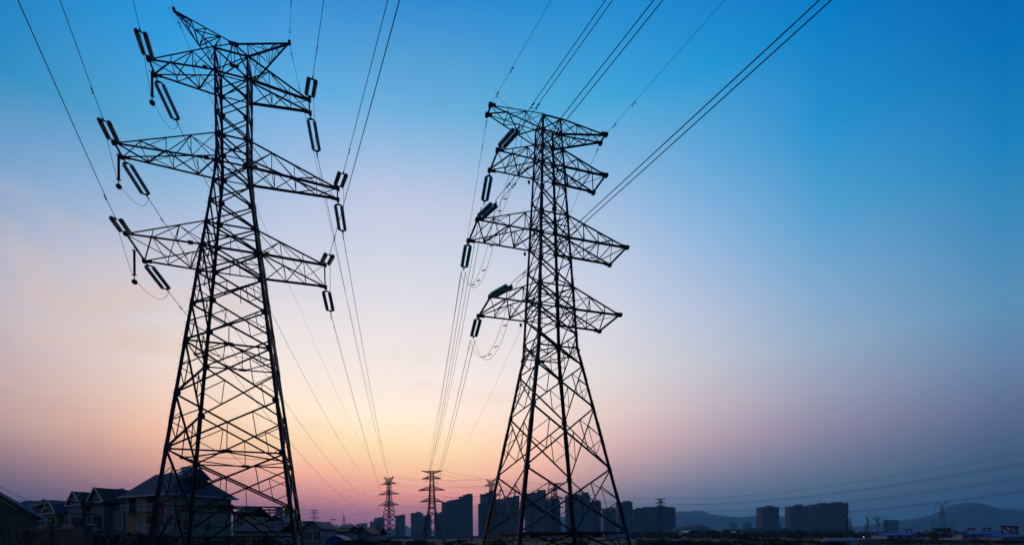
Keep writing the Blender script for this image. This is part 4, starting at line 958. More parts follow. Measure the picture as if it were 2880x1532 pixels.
# tarpaulin shed
a, b = at(927, 1512, 62), at(978, 1512, 62)
sh = empty('tarpaulin_shed', ((a.x + b.x) / 2, 62, 0), 0, 'low shed under a bright blue tarpaulin among the small houses', 'shed')
w = b.x - a.x; z0 = a.z - 0.3; m = MB(); n = 12
prof = [(-w / 2 + w * i / n, z0 + 0.62 * math.sin(math.pi * i / n) ** 0.7 + 0.05 * math.sin(i * 2.3)) for i in range(n + 1)]
m.add([(x, y, z) for y in (-1.5, 1.8) for x, z in prof], [(i, i + 1, n + 2 + i, n + 1 + i) for i in range(n)]); m.add([(x, -1.5, z) for x, z in prof] + [(w / 2, -1.5, z0 - 0.5), (-w / 2, -1.5, z0 - 0.5)], [tuple(range(n + 3))]); m.build('tarpaulin', TARP, sh)
m = MB()
for sx in (-1, 1):
    for sy in (-1.4, 1.7): m.tube([(sx * w / 2 * 0.96, sy, 0), (sx * w / 2 * 0.96, sy, z0)], 0.05, 6)
m.box((0, 1.75, z0 / 2), (w * 0.92, 0.08, z0 - 0.02)); m.build('frame', BARK, sh)

# brick boundary wall with pillars
bw = empty('boundary_wall', (0, 0, 0), 0, 'old brick boundary wall with square pillars at lower left', 'wall')
p0, p1 = V((-29.8, 31.5, 0)), V((-24.6, 29.6, 0)); d = (p1 - p0); L_ = d.length; rz = math.atan2(d.y, d.x); c = (p0 + p1) / 2
m = MB(); m.box((c.x, c.y, 1.15), (L_, 0.24, 2.3), rz); m.build('wall_panel', WALLBRICK, bw)
m = MB(); m.box((c.x, c.y, 2.34), (L_, 0.34, 0.08), rz); m.build('coping', CONCRETE, bw)
for t in (0.42, 1.0):
    q = p0 + d * t; m = MB(); m.box((q.x, q.y, 1.2), (0.52, 0.5, 2.4), rz); m.box((q.x, q.y, 2.45), (0.62, 0.60, 0.1), rz); m.build('pillar', WALLBRICK, bw)

# utility pole with two crossarms and its cables
po = at(237, 1388, 50); up_ = empty('utility_pole', (po.x, 50, 0), R(20), 'wooden utility pole with two crossarms and bushings before the row houses', 'pole')
m = MB(); m.tube([(0, 0, -0.2), (0, 0, po.z)], [0.14, 0.10], 10); m.build('pole', BARK, up_)
for zz, ww in ((po.z - 0.9, 1.9), (po.z - 2.1, 2.3)):
    m = MB(); m.box((0, -0.12, zz), (ww, 0.10, 0.12)); a_ = m.build('crossbar', BARK, up_)
    for k in (-0.45, -0.15, 0.15, 0.45): m = MB(); m.lathe((k * ww, -0.12, zz + 0.06), (0, 0, 1), [(0, 0.03), (0.05, 0.07), (0.12, 0.05), (0.17, 0.075), (0.24, 0.03)], 8); m.build('pin_insulator', CONCRETE, a_)
m = MB(); m.lathe((0, -0.25, po.z - 3.3), (0, 0, 1), [(0, 0.26), (0.05, 0.30), (0.8, 0.30), (0.85, 0.2)], 12); m.build('transformer', FITTING, up_)
for k, (y0, z0_, tx, tz, lab) in enumerate(((1342, 28, 226, 1387, 'upper sagging cable from the left edge to the utility pole top'), (1345, 28, 150, 1407, 'middle sagging cable from the left edge toward the row roofs'), (1373, 28, 146, 1409, 'lowest sagging cable from the left edge toward the row roofs'))):
    p, q = at(-60, y0 - 14, z0_), at(tx, tz, 50 if k == 0 else 88)
    pts, f = span_to(p, q, 1.35 if k == 0 else 1.9, 24); o = MB(); o.tube([x - p for x in pts], 0.018 if k == 0 else 0.024, 5); w_ = o.build('service_cable', WIRE); w_.location = p; tag(w_, lab, 'cable', 'village service cables')

# ------------------------------------------------------------------ tower blocks on the horizon
def block(px0, px1, ytop, depth, label, pent=None, bays=3, wallm=None, dd=16.0, pent_h=None, turn=-12.0, name='apartment_block'):
    a, b = at(px0, ytop, depth), at(px1, ytop, depth); w = b.x - a.x; h = a.z
    o = empty(name, ((a.x + b.x) / 2, depth, 0), 0, label, 'tower block', 'tower blocks on the horizon')
    wm = wallm or BLOCKWALL
    m = MB(); m.box((0, dd / 2, h / 2 - 1), (w, dd, h + 2)); m.build('wall', wm, o)
    m = MB(); m.box((0, dd / 2, h + 0.5), (w + 0.5, dd + 0.5, 1.0)); m.build('parapet', wm, o)
    for k in range(bays):
        x = -w / 2 + w * (k + 0.5) / bays; bw_ = w / bays * 0.42
        m = MB(); m.box((x - bw_ * 0.2, -0.35, h / 2 - 1.5), (bw_, 0.7, h - 3)); m.build('bay', BAY if k % 2 == 0 else wm, o)
        m = MB(); m.box((x + bw_ * 0.75, -0.05, h / 2 - 1), (0.9, 0.2, h - 2)); m.build('recess', DARKOPEN, o)
    for (q0, q1, yt) in (pent or []):
        c, d_ = at(q0, yt, depth), at(q1, yt, depth); m = MB(); m.box(((c.x + d_.x) / 2 - (a.x + b.x) / 2, dd * 0.5, (h + c.z) / 2 + 0.5), (d_.x - c.x, dd * 0.55, c.z - h + 0.2)); m.box(((c.x + d_.x) / 2 - (a.x + b.x) / 2, dd * 0.5, c.z + 0.5), (d_.x - c.x + 0.8, dd * 0.6, 0.5)); m.build('penthouse', wm, o)
    return o
B = [
 (1002, 1014, 1473, 1250, 'faint low block left of all the towers on the horizon', None, 2, 0), (1014, 1029, 1471, 1180, 'faint block with rounded top left of the far horned pylon', None, 2, 1),
 (1040, 1053, 1466, 1050, 'low block left of the stepped block by the horned pylon', None, 2, 1), (1052, 1077, 1457, 960, 'pale block with roof box partly behind the far horned pylon', [(1062, 1074, 1454)], 3, 1),
 (1112, 1136, 1450, 900, 'slim block with roof box between the two far pylons', [(1124, 1136, 1447)], 2, 0), (1155, 1187, 1443, 900, 'broad block with central roof box left of the far flat topped pylon', [(1169, 1181.5, 1439)], 3, 0),
 (1190, 1211, 1450, 930, 'lower block behind the left leg of the far flat topped pylon', [(1202, 1211, 1447)], 2, 0), (1221, 1243, 1443, 880, 'block behind the right leg of the far flat topped pylon', [(1236, 1242, 1439)], 2, 0),
 (1242, 1258, 1412, 860, 'first and lowest slab of the stepped row right of the flat topped pylon', None, 2, 0), (1257, 1270, 1409, 840, 'second slab of the stepped row right of the flat topped pylon', [(1262, 1269, 1406.5)], 2, 0),
 (1269, 1290, 1406, 820, 'third slab of the stepped row right of the flat topped pylon', [(1280, 1289, 1403)], 2, 0), (1290, 1303, 1398, 800, 'fourth slab of the stepped row right of the flat topped pylon', [(1291, 1300, 1395.5)], 2, 0),
 (1302, 1329, 1392, 780, 'tallest end slab of the stepped row right of the flat topped pylon', [(1311, 1327, 1388)], 3, 0),
 (1344.5, 1352, 1417, 770, 'low shoulder block left of the tall block behind the right tower', None, 1, 0), (1350, 1395, 1390, 790, 'tall block stepping up behind the left leg of the right tower', [(1366, 1376, 1385), (1376, 1394, 1379)], 3, 0),
 (1395, 1418, 1404, 860, 'lower block between the left legs of the right tower', None, 2, 0), (1417, 1446, 1399, 840, 'middle block left of the near leg of the right tower', [(1432, 1444, 1397)], 2, 0), (1445, 1461, 1394, 820, 'slim taller block touching the near leg of the right tower', None, 2, 0),
 (1477, 1537, 1388, 760, 'widest tall block in the middle of the right tower legs', [(1495, 1512, 1384), (1513, 1536, 1377)], 4, 0), (1537, 1576, 1407, 840, 'block behind the framed pylon inside the right tower legs', [(1546, 1573, 1401)], 3, 0),
 (1593, 1660, 1393, 760, 'broad tall block right of the middle leg of the right tower', [(1616, 1632, 1388), (1640, 1657, 1384)], 4, 0), (1659, 1691, 1411, 830, 'block right of the broad one inside the right tower legs', [(1676, 1689, 1406)], 2, 0),
 (1698, 1740, 1430, 900, 'lower wide block by the right leg of the right tower', [(1716, 1731, 1426)], 3, 0), (1740, 1779, 1412.5, 820, 'tall block just right of the right tower', [(1757, 1776, 1408)], 3, 0),
 (1781, 1808, 1432, 850, 'left half of the twin blocks right of the right tower', [(1794, 1807, 1428)], 2, 0), (1808, 1836, 1428, 850, 'right half of the twin blocks right of the right tower', [(1814, 1833, 1425)], 2, 0),
 (1837, 1879, 1425, 880, 'block directly behind the hazy flat topped pylon', [(1853, 1873, 1421)], 3, 0), (1876, 1900, 1428, 880, 'last block of the cluster before the dark hill', [(1878, 1894, 1425)], 2, 0),
 (2054, 2073, 1470, 1500, 'small faint block, left one of the pair left of the lone tower block', None, 2, 1), (2093, 2114, 1468.5, 1500, 'small faint block, right one of the pair left of the lone tower block', None, 2, 1),
 (2133, 2143, 1470, 1500, 'sliver of a faint block at the left side of the lone tower block', None, 1, 1), (2190, 2199, 1470, 1500, 'sliver of a faint block at the right side of the lone tower block', None, 1, 1),
 (2141.5, 2191, 1426, 850, 'lone tower block with central roof box standing free at the right', [(2162, 2178, 1421.5)], 4, 0),
 (2223, 2276, 1424, 870, 'left tower of the big right group, roof box to its right', [(2245, 2262, 1418)], 4, 0), (2276, 2290, 1428.5, 960, 'recessed lower block between the two big right towers', None, 1, 0),
 (2288, 2334, 1419, 850, 'left half of the widest tower in the big right group', [(2311, 2330, 1414)], 3, 0), (2334, 2386, 1415, 850, 'right half of the widest tower in the big right group', [(2353, 2373, 1411)], 4, 0),
 (2498, 2528, 1462, 1200, 'squat faint block left of the hazy Y headed pylon', None, 3, 0),
]
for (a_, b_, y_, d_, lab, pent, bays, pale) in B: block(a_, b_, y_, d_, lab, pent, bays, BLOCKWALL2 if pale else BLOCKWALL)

# lattice radio mast and street lamps far left of centre
mp_ = at(967, 1433, 420); mast = empty('radio_mast', (mp_.x, 420, 0), 0, 'slender lattice radio mast with three platforms above the village roofs', 'mast')
m = MB(); Hm = mp_.z
for sx, sy in ((-1, -1), (1, -1), (1, 1), (-1, 1)): m.bar((sx * 2.6, sy * 2.6, 0), (sx * 0.35, sy * 0.35, Hm * 0.8), 0.18)
for i in range(9):
    z0, z1 = Hm * 0.8 * i / 9, Hm * 0.8 * (i + 1) / 9; f = lambda z: 2.6 - 2.25 * z / (Hm * 0.8)
    for (x0, y0), (x1, y1) in (((-1, -1), (1, -1)), ((1, -1), (1, 1)), ((1, 1), (-1, 1)), ((-1, 1), (-1, -1))): m.bar((x0 * f(z0), y0 * f(z0), z0), (x1 * f(z1), y1 * f(z1), z1), 0.1)
m.build('lattice_body', STEEL, mast)
m = MB(); m.tube([(0, 0, Hm * 0.8), (0, 0, Hm)], [0.12, 0.05], 6); m.build('antenna', STEEL, mast)
for z, r in ((0.28, 2.7), (0.52, 1.9), (0.66, 1.7)): m = MB(); m.lathe((0.3, 0, Hm * z), (0, 0, 1), [(0, r), (0.25, r)], 10); m.build('platform', STEEL, mast)
for px, py, d_, lab in ((936, 1459.5, 330, 'tall high mast lamp above the village roofs'), (922, 1467, 360, 'middle high mast lamp left of the tall one'), (942, 1474, 420, 'shortest high mast lamp right of the tall one')):
    t = at(px, py, d_); o = empty('street_lamp', (t.x, d_, 0), 0, lab, 'lamp post', 'high mast lamps beyond the village')
    m = MB(); m.tube([(0, 0, 0), (0, 0, t.z)], [0.22, 0.12], 6); m.build('pole', STEEL, o); m = MB(); m.box((0, 0, t.z), (4.6, 0.5, 0.35)); m.box((-1.7, 0, t.z - 0.3), (1.2, 0.6, 0.3)); m.box((1.7, 0, t.z - 0.3), (1.2, 0.6, 0.3)); m.build('lamp_head', STEEL, o)

# ------------------------------------------------------------------ land
m = MB(); m.add([(-9000, -3000, 0), (9000, -3000, 0), (9000, 9000, 0), (-9000, 9000, 0)], [(0, 1, 2, 3)]); tag(m.build('ground', SOIL), kind='structure')
def sheet(name, pts, mt, z): m = MB(); m.add([(x, y, z) for x, y in pts], [tuple(range(len(pts)))]); return tag(m.build(name, mt), kind='structure')
sheet('field', [(2, 62), (26, 62), (34, 110), (0, 110)], RAPE, 0.004)
sheet('field', [(60, 88), (120, 84), (150, 130), (58, 130)], RAPE, 0.004)
def ridge(name, pts, depth, mt, thick):
    """a hill range from its skyline: (pixel x, pixel y) at one distance, sloping to the ground on both sides"""
    rnd = random.Random(len(pts)); P = []
    xs = [p[0] for p in pts]; n = 90
    for i in range(n + 1):
        x = xs[0] + (xs[-1] - xs[0]) * i / n
        for (xa, ya), (xb, yb) in zip(pts, pts[1:]):
            if x <= xb: y = ya + (yb - ya) * (x - xa) / (xb - xa); break
        P.append(at(x, y + rnd.uniform(-0.6, 0.6), depth))
    rows = []
    for f, hgt in ((-1.0, 0.0), (-0.6, 0.42), (-0.25, 0.83), (0.0, 1.0), (0.3, 0.8), (1.0, 0.0)):
        rows.append([(p.x * (1 + f * thick / depth * 0.6), p.y + f * thick, -2 + (max(p.z, 1) + 2) * hgt * (1 + (rnd.uniform(-.06, .06) if 0 < hgt < 1 else 0))) for p in P])
    m = MB(); m.add([v for r_ in rows for v in r_], [(j * (n + 1) + i, j * (n + 1) + i + 1, (j + 1) * (n + 1) + i + 1, (j + 1) * (n + 1) + i) for j in range(len(rows) - 1) for i in range(n)])
    return tag(m.build(name, mt, None, True), kind='structure')
ridge('hills', [(1880, 1448), (1900, 1440), (1914, 1436), (1930, 1438.5), (1945, 1437), (1957, 1434.5), (1968, 1436), (1975, 1435), (2000, 1444), (2040, 1449), (2075, 1453), (2100, 1452), (2115, 1448), (2150, 1442), (2180, 1444), (2210, 1455), (2235, 1466), (2260, 1476), (2300, 1486)], 3200, HILL, 400)
ridge('hills', [(2300, 1490), (2400, 1480), (2500, 1467), (2540, 1461), (2575, 1457), (2610, 1449), (2640, 1440), (2665, 1425), (2690, 1415), (2710, 1412), (2735, 1411.5), (2755, 1414), (2780, 1419), (2805, 1427), (2822, 1430), (2850, 1429), (2900, 1436), (3000, 1440), (3200, 1470), (3300, 1490)], 2400, HILL, 360)
ridge('hills', [(2790, 1488), (2815, 1480), (2840, 1471), (2880, 1464), (2960, 1458), (3100, 1475), (3200, 1492)], 1700, HILL, 200)
ridge('hills', [(640, 1478), (690, 1462), (720, 1457), (745, 1466), (780, 1472), (800, 1461), (830, 1464), (870, 1480), (960, 1476), (985, 1470), (1000, 1476), (1050, 1490), (1100, 1486), (1135, 1474), (1148, 1480), (1170, 1493), (1300, 1494)], 2600, HILL, 320)
ridge('hills', [(-60, 1386), (0, 1391), (20, 1394), (40, 1405), (65, 1415), (90, 1432), (130, 1450)], 300, HILL, 40)
ridge('hills', [(1520, 1476), (1545, 1462), (1575, 1450), (1588, 1452), (1600, 1470), (1640, 1486)], 2900, HILL, 260)
ridge('hill', [(1870, 1496), (1900, 1482), (1915, 1479), (1935, 1475.5), (1950, 1474), (1962, 1472.5), (1972, 1472), (1980, 1475), (1992, 1481), (2003, 1487), (2030, 1493), (2060, 1500)], 620, HILL, 50)

# raised road with a parapet, crossing behind the pylons
vi = empty('elevated_road', (0, 210, 0), R(3), 'raised road on short piers crossing low behind the far pylons', 'viaduct')
m = MB(); m.box((-6, 0, 1.35), (105, 9, 0.5)); m.build('deck', CONCRETE, vi)
for sy in (-4.4, 4.4): m = MB(); m.box((-6, sy, 1.95), (105, 0.25, 0.7)); m.build('parapet', CONCRETE, vi)
for k in range(9): m = MB(); m.box((-54 + 12 * k, 0, 0.5), (1.1, 6.5, 1.2)); m.build('pier', CONCRETE, vi)

sg = at(1066, 1505, 120); sl_ = empty('traffic_signal', (sg.x, 120, 0), 0, 'glowing red traffic signal on a thin post beside the dark house', 'signal')
m = MB(); m.tube([(0, 0, 0), (0, 0, sg.z + 0.1)], 0.06, 6); m.build('post', STEEL, sl_); m = MB(); m.box((0, 0.1, sg.z), (0.5, 0.14, 1.1)); m.build('housing', SIGNBLACK, sl_)
m = MB(); m.lathe((0, 0.02, sg.z + 0.1), (0, -1, 0), [(0, 0.20), (0.05, 0.19), (0.10, 0.10)], 12); m.build('lens', RED_LAMP, sl_)
sg = at(2429, 1509, 140); sl_ = empty('work_lamp', (sg.x, 140, 0), 0, 'tiny orange lamp on a post among the trees at the right', 'lamp post')
m = MB(); m.tube([(0, 0, 0), (0, 0, sg.z + 0.1)], 0.05, 6); m.build('post', STEEL, sl_); m = MB(); m.lathe((0, 0, sg.z - 0.1), (0, 0, 1), [(0, 0.05), (0.1, 0.14), (0.2, 0.14), (0.28, 0.04)], 10); m.build('lens', WARM_LAMP, sl_)

# sheds with blue roofs, greenhouses, domes and gantries at the right
def shed(px0, px1, yt, yb, depth, label, wins):
    a, b = at(px0, yt, depth), at(px1, yt, depth); w = b.x - a.x; h = a.z
    o = empty('site_shed', ((a.x + b.x) / 2, depth, 0), 0, label, 'shed', 'white sheds with blue roofs')
    m = MB(); m.box((0, 3, h / 2), (w, 6, h)); m.build('wall', SHEET, o)
    m = MB(); m.add([(-w / 2 - .3, -.4, h - .02), (w / 2 + .3, -.4, h - .02), (w / 2 + .3, 3, h + .7), (-w / 2 - .3, 3, h + .7), (-w / 2 - .3, 6.4, h - .02), (w / 2 + .3, 6.4, h - .02)], [(0, 1, 2, 3), (3, 2, 5, 4), (0, 3, 4), (1, 5, 2), (0, 4, 5, 1)]); m.build('roof', BLUEROOF, o)
    for k in range(wins): m = MB(); m.box((-w / 2 + w * (k + 0.5) / wins, -0.02, h * 0.6), (w / wins * 0.45, 0.06, h * 0.3)); m.build('window', PANE, o)
    return o
shed(2494, 2594, 1503, 1514, 150, 'long white shed with blue roof left of the round tree', 4)
shed(2650, 2702, 1501, 1512, 150, 'short white shed with blue roof right of the round tree', 3)
shed(2706, 2816, 1500.5, 1514, 140, 'long white shed with blue roof and dark windows nearest the right edge', 5)
shed(2818, 2885, 1509, 1514, 130, 'low pale shed running out at the right edge', 2)
def gantry(px, yt, depth, w, mt, label, kind=0):
    t = at(px, yt, depth); o = empty('gantry_crane', (t.x, depth, 0), R(15), label, 'crane', 'gantry cranes behind the sheds'); h = t.z
    for sx in (-1, 1): m = MB(); m.bar((sx * w / 2, 0, 0), (sx * w / 2 * (0.8 if kind == 0 else 1), 0, h), 0.45); m.build('leg', mt, o)
    m = MB(); m.box((0, 0, h), (w * 1.25, 0.6, 0.6)); m.build('girder', mt, o)
    if kind: m = MB(); m.bar((-w / 2, 0, h), (w / 2, 0, h * 0.2), 0.35); m.build('brace', mt, o)
    return o
gantry(2556, 1488, 260, 4.0, CRANERED, 'small red gantry frame above the long left shed')
gantry(2668.5, 1486, 230, 2.0, CRANEYEL, 'narrow yellow gantry above the short shed')
gantry(2732, 1485, 230, 3.6, CRANEYEL, 'yellow gantry above the long right shed')
gantry(2775, 1485, 230, 4.4, CRANERED, 'red gantry right of the yellow one')
gantry(2836, 1479, 190, 7.0, CRANERED, 'tall red braced gantry near the right edge', 1)
gantry(2852, 1481, 190, 4.2, CRANERED, 'tall plain red gantry beside the braced one')
for px, w_, d_, lab in ((1947, 36, 300, 'white greenhouse dome seen before the dark hill'), (2099, 26, 220, 'pale arched greenhouse end among the right hand trees')):
    c = at(px, 1497, d_); o = empty('greenhouse', (c.x, d_, 0), 0, lab, 'greenhouse'); r = w_ / 2 * d_ / F_PX; n = 14
    m = MB(); m.add([(r * math.cos(math.pi * i / n), y, max(0.0, c.z - r * 0.5) + r * 0.85 * math.sin(math.pi * i / n)) for y in (0, 12) for i in range(n + 1)], [(i, i + 1, n + 2 + i, n + 1 + i) for i in range(n)] + [tuple(range(n + 1))]); m.box((0, 6, max(0.1, c.z - r * 0.5) / 2), (2 * r, 12, max(0.1, c.z - r * 0.5))); m.build('cover', POLY, o)
    m = MB()
    for k in range(4): m.tube([(r * 1.01 * math.cos(math.pi * i / n), 0.02 + 4 * k, max(0.0, c.z - r * 0.5) + r * 0.86 * math.sin(math.pi * i / n)) for i in range(n + 1)], 0.06, 5)
    m.build('hoop', STEEL, o)
a, b = at(2318, 1526, 105), at(2432, 1524, 105)
o = empty('crop_tunnel', ((a.x + b.x) / 2, 105, 0), R(-4), 'long low strip of plastic crop tunnel in the field', 'tunnel'); w = b.x - a.x
m = MB(); n = 8; m.add([(x, 1.2 * math.cos(math.pi * i / n), 0.75 * math.sin(math.pi * i / n)) for x in (-w / 2, w / 2) for i in range(n + 1)], [(i, i + 1, n + 2 + i, n + 1 + i) for i in range(n)] + [tuple(range(n + 1)), tuple(2 * n + 1 - i for i in range(n + 1))]); m.build('cover', POLY, o)

# ------------------------------------------------------------------ trees and shrubs
def branches(m, p, d, L, r, depth, rnd, tips, spread, up=0.25):
    n = 3; pts = [p]; q = p
    for i in range(n):
        d = (d + V((rnd.uniform(-1, 1), rnd.uniform(-1, 1), rnd.uniform(-0.6, 1) * up)) * 0.16).normalized(); q = q + d * L / n; pts.append(q)
    m.tube(pts, [r * (1 - 0.4 * i / n) for i in range(n + 1)], 6 if depth > 2 else 4, False)
    if depth == 0: tips.append(q); return
    for k in range(rnd.choice((2, 3, 3))):
        ax = V((rnd.uniform(-1, 1), rnd.uniform(-1, 1), rnd.uniform(-0.3, 0.6))).normalized()
        dd = (d + ax * spread + V((0, 0, up))).normalized()
        branches(m, pts[rnd.choice((2, 3))], dd, L * rnd.uniform(0.62, 0.85), r * 0.58, depth - 1, rnd, tips, spread, up)
def bare_tree(loc, h, label, seed, depth=5, spread=0.75, group='bare trees on the right horizon'):
    rnd = random.Random(seed); root = empty('bare_tree', loc, rnd.uniform(0, 6), label, 'tree', group)
    m = MB(); m.tube([(0, 0, -0.1), (0.03 * h * 0.2, 0, h * 0.15), (0, 0, h * 0.3)], [h * 0.02, h * 0.016, h * 0.013], 8); m.build('trunk', BARK, root)
    m = MB(); tips = []
    for k in range(3): branches(m, V((0, 0, h * (0.26 + 0.02 * k))), V((rnd.uniform(-.4, .4), rnd.uniform(-.4, .4), 1)).normalized(), h * 0.25, h * 0.011, depth - 1, rnd, tips, spread)
    m.build('crown', BARK, root); return root
def spire_tree(loc, h, label, seed):
    """leafless conical tree: straight stem and short level branches"""
    rnd = random.Random(seed); root = empty('bare_tree', loc, 0, label, 'tree', 'bare trees on the right horizon')
    m = MB(); m.tube([(0, 0, -0.1), (0, 0, h * 0.5), (0, 0, h)], [h * 0.016, h * 0.010, 0.02], 7); m.build('trunk', BARK, root)
    m = MB()
    for i in range(130):
        z = h * (0.16 + 0.82 * rnd.random() ** 0.8); L = h * 0.17 * (1 - (z / h) ** 1.5) + 0.15; a = rnd.uniform(0, 6.28)
        e = V((math.cos(a) * L, math.sin(a) * L, z + L * 0.55)); m.tube([(0, 0, z), V((0, 0, z)).lerp(e, 0.5) - V((0, 0, L * 0.07)), e], [h * 0.004, h * 0.003, h * 0.0015], 4, False)
        for k in range(3):
            s_ = V((0, 0, z)).lerp(e, rnd.uniform(0.4, 0.95)); m.tube([s_, s_ + V((rnd.uniform(-1, 1), rnd.uniform(-1, 1), rnd.uniform(0, 1))) * L * 0.3], h * 0.0016, 3, False)
    m.build('crown', BARK, root); return root
def leaf_crown(m, rx, ry, rz, cz, n, size, rnd, clumps=16):
    cs = []
    for k in range(clumps):
        a, t = rnd.uniform(0, 6.28), rnd.random() ** 0.5; z = rnd.uniform(-0.8, 0.9)
        rr = math.sqrt(max(0.05, 1 - z * z)); cs.append((V((rx * rr * t * math.cos(a), ry * rr * t * math.sin(a), cz + rz * z * 0.9)), rnd.uniform(0.22, 0.42)))
    for i in range(n):
        c, r = rnd.choice(cs); o = V((rnd.gauss(0, 1), rnd.gauss(0, 1), rnd.gauss(0, 0.8))) * r * 0.5
        p = c + V((o.x * rx, o.y * ry, o.z * rz)); s_ = size * rnd.uniform(0.6, 1.4)
        a = V((rnd.uniform(-1, 1), rnd.uniform(-1, 1), rnd.uniform(-1, 1))).normalized(); b = a.cross(V((rnd.uniform(-1, 1), rnd.uniform(-1, 1), 0.3))).normalized()
        m.add([p - a * s_, p + b * s_ * 0.45, p + a * s_, p - b * s_ * 0.45], [(0, 1, 2, 3)])
def leafy(name, loc, rx, rz, cz, label, seed, mt=LEAF, n=1200, size=0.22, cat='tree', group=None, trunk=True):
    rnd = random.Random(seed); root = empty(name, loc, rnd.uniform(0, 6.28), label, cat, group)
    m = MB()
    if trunk:
        m.tube([(0, 0, -0.1), (0.05, 0, cz * 0.6), (0, 0.05, cz)], [rx * 0.09, rx * 0.07, rx * 0.04], 7)
        for k in range(7): a = rnd.uniform(0, 6.28); m.tube([(0, 0, cz * rnd.uniform(0.5, 0.9)), (math.cos(a) * rx * .6, math.sin(a) * rx * .6, cz + rz * rnd.uniform(-0.2, 0.6))], [rx * 0.04, rx * 0.01], 5)
    else:
        for k in range(14): a = rnd.uniform(0, 6.28); m.tube([(math.cos(a) * .1, math.sin(a) * .1, -0.05), (math.cos(a) * rx * .5, math.sin(a) * rx * .5, cz + rz * rnd.uniform(-0.2, 0.8))], [0.03, 0.008], 4)
    m.build('trunk' if trunk else 'stems', BARK, root)
    m = MB(); leaf_crown(m, rx, rx, rz, cz, n, size, rnd); m.build('crown', mt, root); return root

for px, yt, d_, lab, s_ in ((2381, 1457, 260, 'thin spire shaped bare tree in front of the widest right tower', 3), (2391, 1452, 250, 'second thin spire tree, right beside the first one', 4), (2440, 1449, 240, 'broad conical bare tree left of the big round headed bare tree', 5),
                            (2493, 1457, 240, 'conical bare tree right of the big round headed bare tree', 6), (2719, 1484, 200, 'small conical bare tree before the long right shed', 7)):
    t = at(px, yt, d_); spire_tree((t.x, d_, 0), t.z, lab, s_)
t = at(2469, 1444, 215); bare_tree((t.x, 215, 0), t.z * 1.05, 'big round headed bare tree, tallest of the right hand trees', 11, 5, 0.8)
t = at(1889, 1488, 150); bare_tree((t.x, 150, 0), t.z + 0.4, 'bare tree with fine twigs below the dark hill', 12, 5, 0.9)
t = at(2078, 1494, 140); bare_tree((t.x, 140, 0), t.z + 0.3, 'low bare tree with spreading limbs left of the lone tower block', 13, 5, 0.9)
t = at(2162, 1493, 140); bare_tree((t.x, 140, 0), t.z + 0.3, 'low bare tree in front of the lone tower block', 14, 5, 0.9)
t = at(905, 1458, 200); bare_tree((t.x, 200, 0), t.z, 'bare tree beside the tiny left pylon above the roofs', 15, 5, 0.7, 'bare trees by the village')
t = at(880, 1474, 66); bare_tree((t.x, 62, 0), t.z - 0.4, 'bare twiggy tree before the pale gabled house', 16, 5, 0.8, 'bare trees by the village')
t = at(910, 1494, 56); bare_tree((t.x, 56, 0), t.z, 'low bare tree before the blue tarpaulin shed', 17, 5, 0.9, 'bare trees by the village')
t = at(2635, 1488, 130); leafy('tree', (t.x, 130, 0), 4.6, 1.7, 1.9, 'round leafy tree between the two white sheds', 21, LEAF2, 1500, 0.22)
rnd = random.Random(5)
TREES = ['first round tree of the dark belt, beside the right tower block cluster', 'second round tree of the dark belt, below the dark hill', 'third round tree of the dark belt, right of the white dome', 'fourth round tree of the dark belt, under the faint mountains',
         'fifth round tree of the dark belt, below the pair of faint blocks', 'sixth round tree of the dark belt, left of the lone tower block', 'seventh round tree of the dark belt, under the lone tower block', 'eighth round tree of the dark belt, right of the lone tower block',
         'ninth round tree of the dark belt, under the big right group', 'tenth round tree of the dark belt, under the widest right tower', 'eleventh round tree of the dark belt, left of the spire trees', 'twelfth round tree of the dark belt, among the spire trees', 'last round tree of the dark belt, left of the white sheds']
protos = {}
for i, lab in enumerate(TREES):
    px = 1800 + i * 56 + rnd.uniform(-8, 8); d_ = rnd.uniform(215, 300); t = at(px, 1493 + rnd.uniform(-3, 3), d_); k = i % 3
    if k not in protos: protos[k] = o = leafy('tree', (0, 0, 0), 5.6, 1.9, 1.9, lab, 30 + k, (LEAF, LEAF2, LEAF)[k], 1300, 0.42, 'tree', 'round trees of the dark belt at the right')
    else: o = copy_tree(protos[k])
    o['label'] = lab; o.location = (t.x, d_, 0); f = t.z / 3.8; o.scale = (f * 1.5, f * 1.5, f)
# estate roofs beyond the belt
for i, (px0, px1, y0, y1, lab) in enumerate(((2052, 2110, 1492, 1486, 'row of low dark roofs beyond the trees, left of the lone tower block'), (2120, 2176, 1491, 1484, 'row of low dark roofs under the lone tower block'), (2180, 2225, 1491, 1484, 'low dark roofs right of the lone tower block'), (2228, 2290, 1491, 1484, 'low dark roofs below the big right group'))):
    small_house(px0, px1, y0, y1, 380, lab, BLUEGREY, TILE_BLUE, 12, True, 3, group='low roofs beyond the tree belt')

